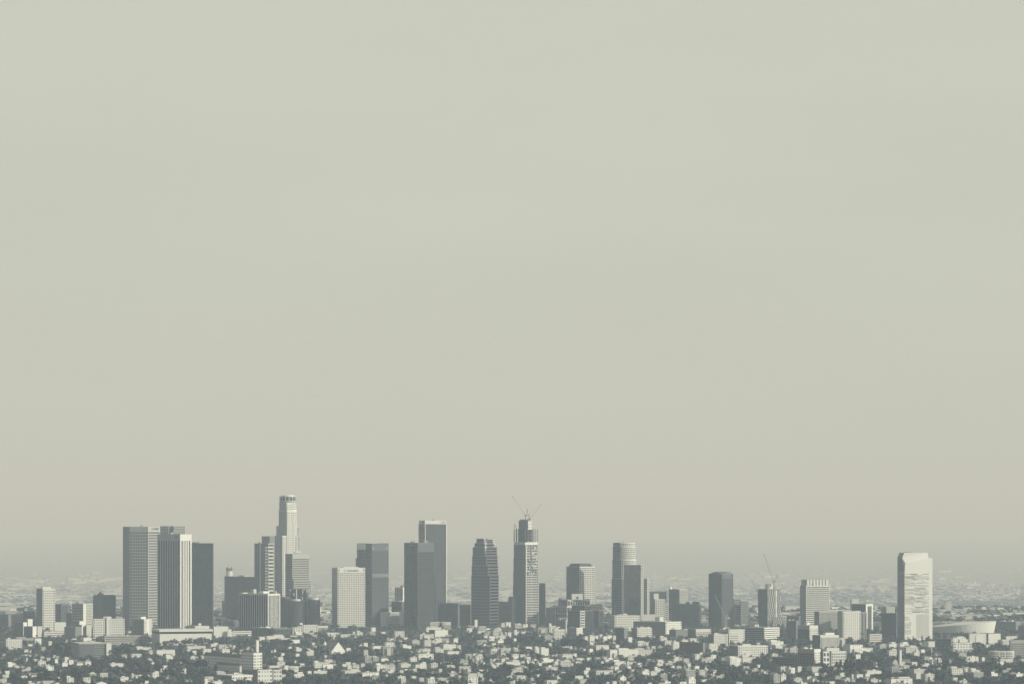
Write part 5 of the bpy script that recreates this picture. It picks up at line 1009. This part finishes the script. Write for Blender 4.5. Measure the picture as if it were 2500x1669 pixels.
for i in range(88000):
    pb_ = 1533+(1715-1533)*random.random()**.92; px = random.uniform(-260, 2760)
    k = random.choices(['round', 'tall', 'palm'], [20, 2.2, 1.2])[0]
    h = {'round': random.choice((random.uniform(3, 7), random.uniform(6, 14))), 'tall': random.uniform(9, 19), 'palm': random.uniform(12, 21)}[k]
    if len(trees) < 19000: add_tree(px, pb_, h, k, wf=random.uniform(.9, 1.5) if k == 'round' else 1)
def vis(t): return t[2]/t[1]*(1 if -10 < t[8] < 2510 and t[9] < 1676 else .2)*(.55 if t[3] == 'palm' else 1)
order = sorted(range(len(trees)), key=lambda i: -vis(trees[i])); single = set(order[:300])
proto = {}
KIND = {'round': ('tree', 'round-crowned dark tree', 'tree'), 'tall': ('conifer', 'tall narrow dark conifer', 'tree'), 'palm': ('palm_tree', 'slender palm with a tufted crown', 'palm tree')}
for i in order[:300]:
    X, Y, h, k, vi, rot, mat, wf, px, pb_ = trees[i]
    if (k, vi, mat) not in proto:
        c, tr = VAR[k][vi]; proto[k, vi, mat] = (mesh_quads('crown', c, [mat]), mesh_quads('trunk', tr, ['bark']))
    nm, d, cat = KIND[k]; r = empty(nm, (X, Y, 0)); r.scale = (h*wf, h*wf, h); r.rotation_euler = (0, 0, rot); r.empty_display_size = .1
    for part, me in zip(('crown', 'trunk'), proto[k, vi, mat]):
        o = bpy.data.objects.new(part, me); COL.objects.link(o); o.parent = r
    l = land(px); side = 'at' if 'edge' in l else 'below'; wd = 'broad ' if wf > 1.25 and k == 'round' else ''
    tag(r, f'{wd}{d} among houses, {side} the {l}, in {row(pb_)}', cat, f'trees {side} the {l}, {row(pb_)}')
def merge(name, idx, part):
    Q = []; MI = []; mats = ['leaf_dark', 'leaf_mid', 'leaf_pale', 'bark']
    for i in idx:
        X, Y, h, k, vi, rot, mat, wf, px, pb_ = trees[i]
        for q, mm in ((VAR[k][vi][0], mats.index(mat)), (VAR[k][vi][1], 3)):
            c, s = math.cos(rot), math.sin(rot); x = q[..., 0]*h*wf; y = q[..., 1]*h*wf
            Q.append(np.stack([X+x*c-y*s, Y+x*s+y*c, q[..., 2]*h], -1)); MI.append(np.full(len(q), mm))
    me = mesh_quads(name, np.concatenate(Q), mats, np.concatenate(MI)); o = bpy.data.objects.new(name, me); COL.objects.link(o); return o
print('TREES', len(trees), 'HOUSES', len(houses))
tag(merge('tree_canopy', [i for i in range(len(trees)) if i not in single], 0), kind='stuff')

# ------------------------------------------------------------------ uncounted houses and the far plain
def boxes(X, Y, wd, dp, h, th):
    c, s = np.cos(th), np.sin(th); n = len(X); cs = np.array([(-1, -1), (1, -1), (1, 1), (-1, 1)])*.5
    px = X[:, None]+cs[None, :, 0]*wd[:, None]*c[:, None]-cs[None, :, 1]*dp[:, None]*s[:, None]; py = Y[:, None]+cs[None, :, 0]*wd[:, None]*s[:, None]+cs[None, :, 1]*dp[:, None]*c[:, None]
    lo = np.stack([px, py, np.full_like(px, 0)], -1); hi = np.stack([px, py, np.repeat(h[:, None], 4, 1)], -1); Q = []
    for k in range(4): Q.append(np.stack([lo[:, k], lo[:, (k+1) % 4], hi[:, (k+1) % 4], hi[:, k]], 1))
    Q.append(hi); return np.stack(Q, 1)      # n,5,4,3
keep = []
for i in range(9000):
    pb_ = random.uniform(1524, 1712); px = random.uniform(-260, 2760); Y = depth(pb_); X = gx(px, Y); wd = random.uniform(8, 24); h = random.uniform(2.4, 3.8)
    if random.random() > (.4 if px < 640 else .62 if px > 2000 else .62 if px > 1950 or px < 900 else 1)*(.35 if math.sin(px/71+1)+math.sin(pb_/11+px/160) > .9 else 1): continue          # leafier districts
    if not blocked(px, pb_-h*F/Y, pb_, wd*.6*F/Y, X, Y, wd*.6, .3): keep.append((X, Y, wd, random.uniform(6, 11), h))
keep = np.array(keep[:950]); n = len(keep); th = rng.uniform(.25, .65, n); Q = boxes(keep[:, 0], keep[:, 1], keep[:, 2], keep[:, 3], keep[:, 4], th)
wm = rng.choice([0, 1, 1, 2, 2, 3], n); MI = np.repeat(wm[:, None], 5, 1); MI[:, 4] = rng.choice([4, 5, 6, 7], n)
top = Q[:, 4]; rise = np.where(rng.random(n) < .6, rng.uniform(1, 2.4, n), .02); up = np.zeros((n, 3)); up[:, 2] = rise
r0 = (top[:, 0]+top[:, 3])/2+up; r1 = (top[:, 1]+top[:, 2])/2+up                                   # ridge of each pitched roof
G = np.stack([np.stack([top[:, 0], top[:, 1], r1, r0], 1), np.stack([top[:, 2], top[:, 3], r0, r1], 1), np.stack([top[:, 1], top[:, 2], r1, r1+[0, 0, .01]], 1), np.stack([top[:, 3], top[:, 0], r0, r0+[0, 0, .01]], 1)], 1)
GM = np.stack([MI[:, 4], MI[:, 4], wm, wm], 1)
Q = np.concatenate([Q[:, :4], G], 1); MI = np.concatenate([MI[:, :4], GM], 1)
o = bpy.data.objects.new('infill_houses', mesh_quads('infill_houses', Q.reshape(-1, 4, 3), ['white', 'light', 'pale', 'grey', 'roof_light', 'roof_grey', 'roof_dark', 'roof_tile'], MI.ravel())); COL.objects.link(o); tag(o, kind='stuff')
def patch(px, py):
    """districts: where sheds cluster (positive) and where trees do (negative)"""
    return np.sin(px/83+py/9)+np.sin(px/37-py/14+2)+.8*np.sin(px/190+py/6.1+1)+.6*np.sin(px/21+py/23)
N = 26000; pv_ = 1300+(1519-1300)*rng.random(N)**.8; Y = far_depth(pv_); pxs = rng.uniform(-120, 2620, N); Y[:5000] = rng.uniform(9550, 17500, 5000); pxs[:5000] = rng.uniform(-600, 3100, 5000); X = (pxs-CX)/F*Y
left = pxs < 1400; pa = patch(pxs, pv_); big = rng.random(N) < np.where(left, .10, .05)*np.where(pa > .4, 2.2, .5)
wd = np.where(big, rng.uniform(40, 130, N), rng.uniform(9, 26, N)); dp = np.where(big, rng.uniform(30, 80, N), rng.uniform(9, 20, N)); h = np.where(big, rng.uniform(7, 14, N), rng.uniform(4, 10, N))
tl = (rng.random(N) < .006) & ~big; h = np.where(tl, rng.uniform(16, 34, N), h)
Q = boxes(X, Y, wd, dp, h, rng.uniform(-.1, .6, N)); Q[..., 2] += gnd(Y)[:, None, None]
wm = rng.choice([1, 2, 2, 3, 3], N); MI = np.repeat(wm[:, None], 5, 1); MI[:, 4] = rng.choice([2, 5, 5, 3], N); ok = (Y > 9500) & (rng.random(N) < np.clip((40000-Y)/14000, .05, 1)) & (rng.random(N) < np.where(pa > 0, 1, .35))
o = bpy.data.objects.new('distant_buildings', mesh_quads('distant_buildings', Q[ok].reshape(-1, 4, 3), ['white', 'light', 'pale', 'grey', 'roof_light', 'roof_grey', 'roof_dark'], MI[ok].ravel())); COL.objects.link(o); tag(o, kind='stuff')
N = 22000; pv_ = 1425+(1519-1425)*rng.random(N)**.55; Y = far_depth(pv_); pxs = rng.uniform(-120, 2620, N); Y[:5000] = rng.uniform(9500, 15000, 5000); pxs[:5000] = rng.uniform(-600, 3100, 5000); X = (pxs-CX)/F*Y
sel = (rng.random(N) < np.where(pxs < 1350, .6, 1.0)*np.where(patch(pxs, pv_) > .5, .35, 1)) & (Y > 9450); X, Y = X[sel], Y[sel]; n = len(X)
base = [leaf_cloud(.5, .42, 16, .26, 5, 90+s, .52) for s in range(5)]; Q = []
hh = rng.uniform(5, 13, n); ww = hh*rng.uniform(1.1, 2.4, n)*np.clip(Y/12000, 1, 2)
for k in range(5):
    ii = np.arange(k, n, 5); q = base[k][None].repeat(len(ii), 0); Q.append(np.stack([X[ii, None, None]+q[..., 0]*ww[ii, None, None], Y[ii, None, None]+q[..., 1]*ww[ii, None, None], q[..., 2]*hh[ii, None, None]+gnd(Y[ii])[:, None, None]], -1).reshape(-1, 4, 3))
Q = np.concatenate(Q); o = bpy.data.objects.new('distant_trees', mesh_quads('distant_trees', Q, ['leaf_dark', 'leaf_mid', 'leaf_pale'], np.repeat(rng.choice([0, 1, 2, 2, 2], len(Q)//16+1), 16)[:len(Q)])); COL.objects.link(o); tag(o, kind='stuff')  # mostly pale leaves: haze put into the colour of the far trees

# long pale sheds on the plain that can be told apart
for x0, x1, yt, yb_, lab in [(254, 300, 1409.5, 1413.5, 'thin white shed far off, just left of the widest pale skyscraper'), (0, 43, 1450.5, 1455, 'long pale shed far off at the left edge, upper of two'), (0, 62, 1471, 1476, 'long pale shed far off at the left edge, lower of two'),
        (136, 168, 1461, 1465.5, 'pale shed far off just right of the slender grid tower roof'), (1455, 1493, 1464, 1470, 'white shed far off between the clock building and the bow-fronted tower'), (1342, 1369, 1459, 1464, 'white shed far off left of the crowned grid tower'),
        (1918, 1953, 1480, 1491, 'big white hall far off left of the ribbed-crown tower'), (1793, 1828, 1446, 1451, 'pale shed far off above the grey banded building'), (2353, 2396, 1423.5, 1430, 'long pale shed far off right of the bright streaky tower'), (537, 547, 1478, 1482, 'small pale shed far off left of the square dark tower'),
        (955, 968, 1417, 1421, 'faint pale shed far off between the dark skyscrapers'), (1230, 1243, 1447, 1452, 'small white shed far off left of the unfinished skyscraper')]:
    Y = float(far_depth(yb_)); z0 = float(gnd(Y)); rt = tag(empty('warehouse', (gx((x0+x1)/2, Y), Y, z0)), lab, 'warehouse', 'sheds far out on the plain'); mb = MB(rt.location); wd = (x1-x0)/F*Y/2; z1 = gz(yt, Y)
    mb.box((gx((x0+x1)/2, Y), Y+30), (1, 0), (0, 1), wd, 30, z0-2, z1, 'white'); mb.build('wall', rt); mb = MB(rt.location); mb.box((gx((x0+x1)/2, Y), Y+30), (1, 0), (0, 1), wd+.3, 30.3, z1, z1+.8, 'roof_light'); mb.build('roof', rt)

# ------------------------------------------------------------------ smog
m = bpy.data.materials.new('haze'); m.use_nodes = True; t = m.node_tree; t.nodes.clear()
v_ = t.nodes.new('ShaderNodeVolumePrincipled'); v_.inputs['Color'].default_value = (.675, .815, 1, 1); v_.inputs['Absorption Color'].default_value = (1, 1, 1, 1)
v_.inputs['Density'].default_value = HAZE; v_.inputs['Anisotropy'].default_value = 0
oo = t.nodes.new('ShaderNodeOutputMaterial'); t.links.new(v_.outputs[0], oo.inputs['Volume']); MATS['haze'] = m; m.volume_intersection_method if False else None
mb = MB(); mb.box((0, 68000), (1, 0), (0, 1), 62000, 72000, -235, 1150, 'haze'); tag(mb.build('haze'), kind='stuff')
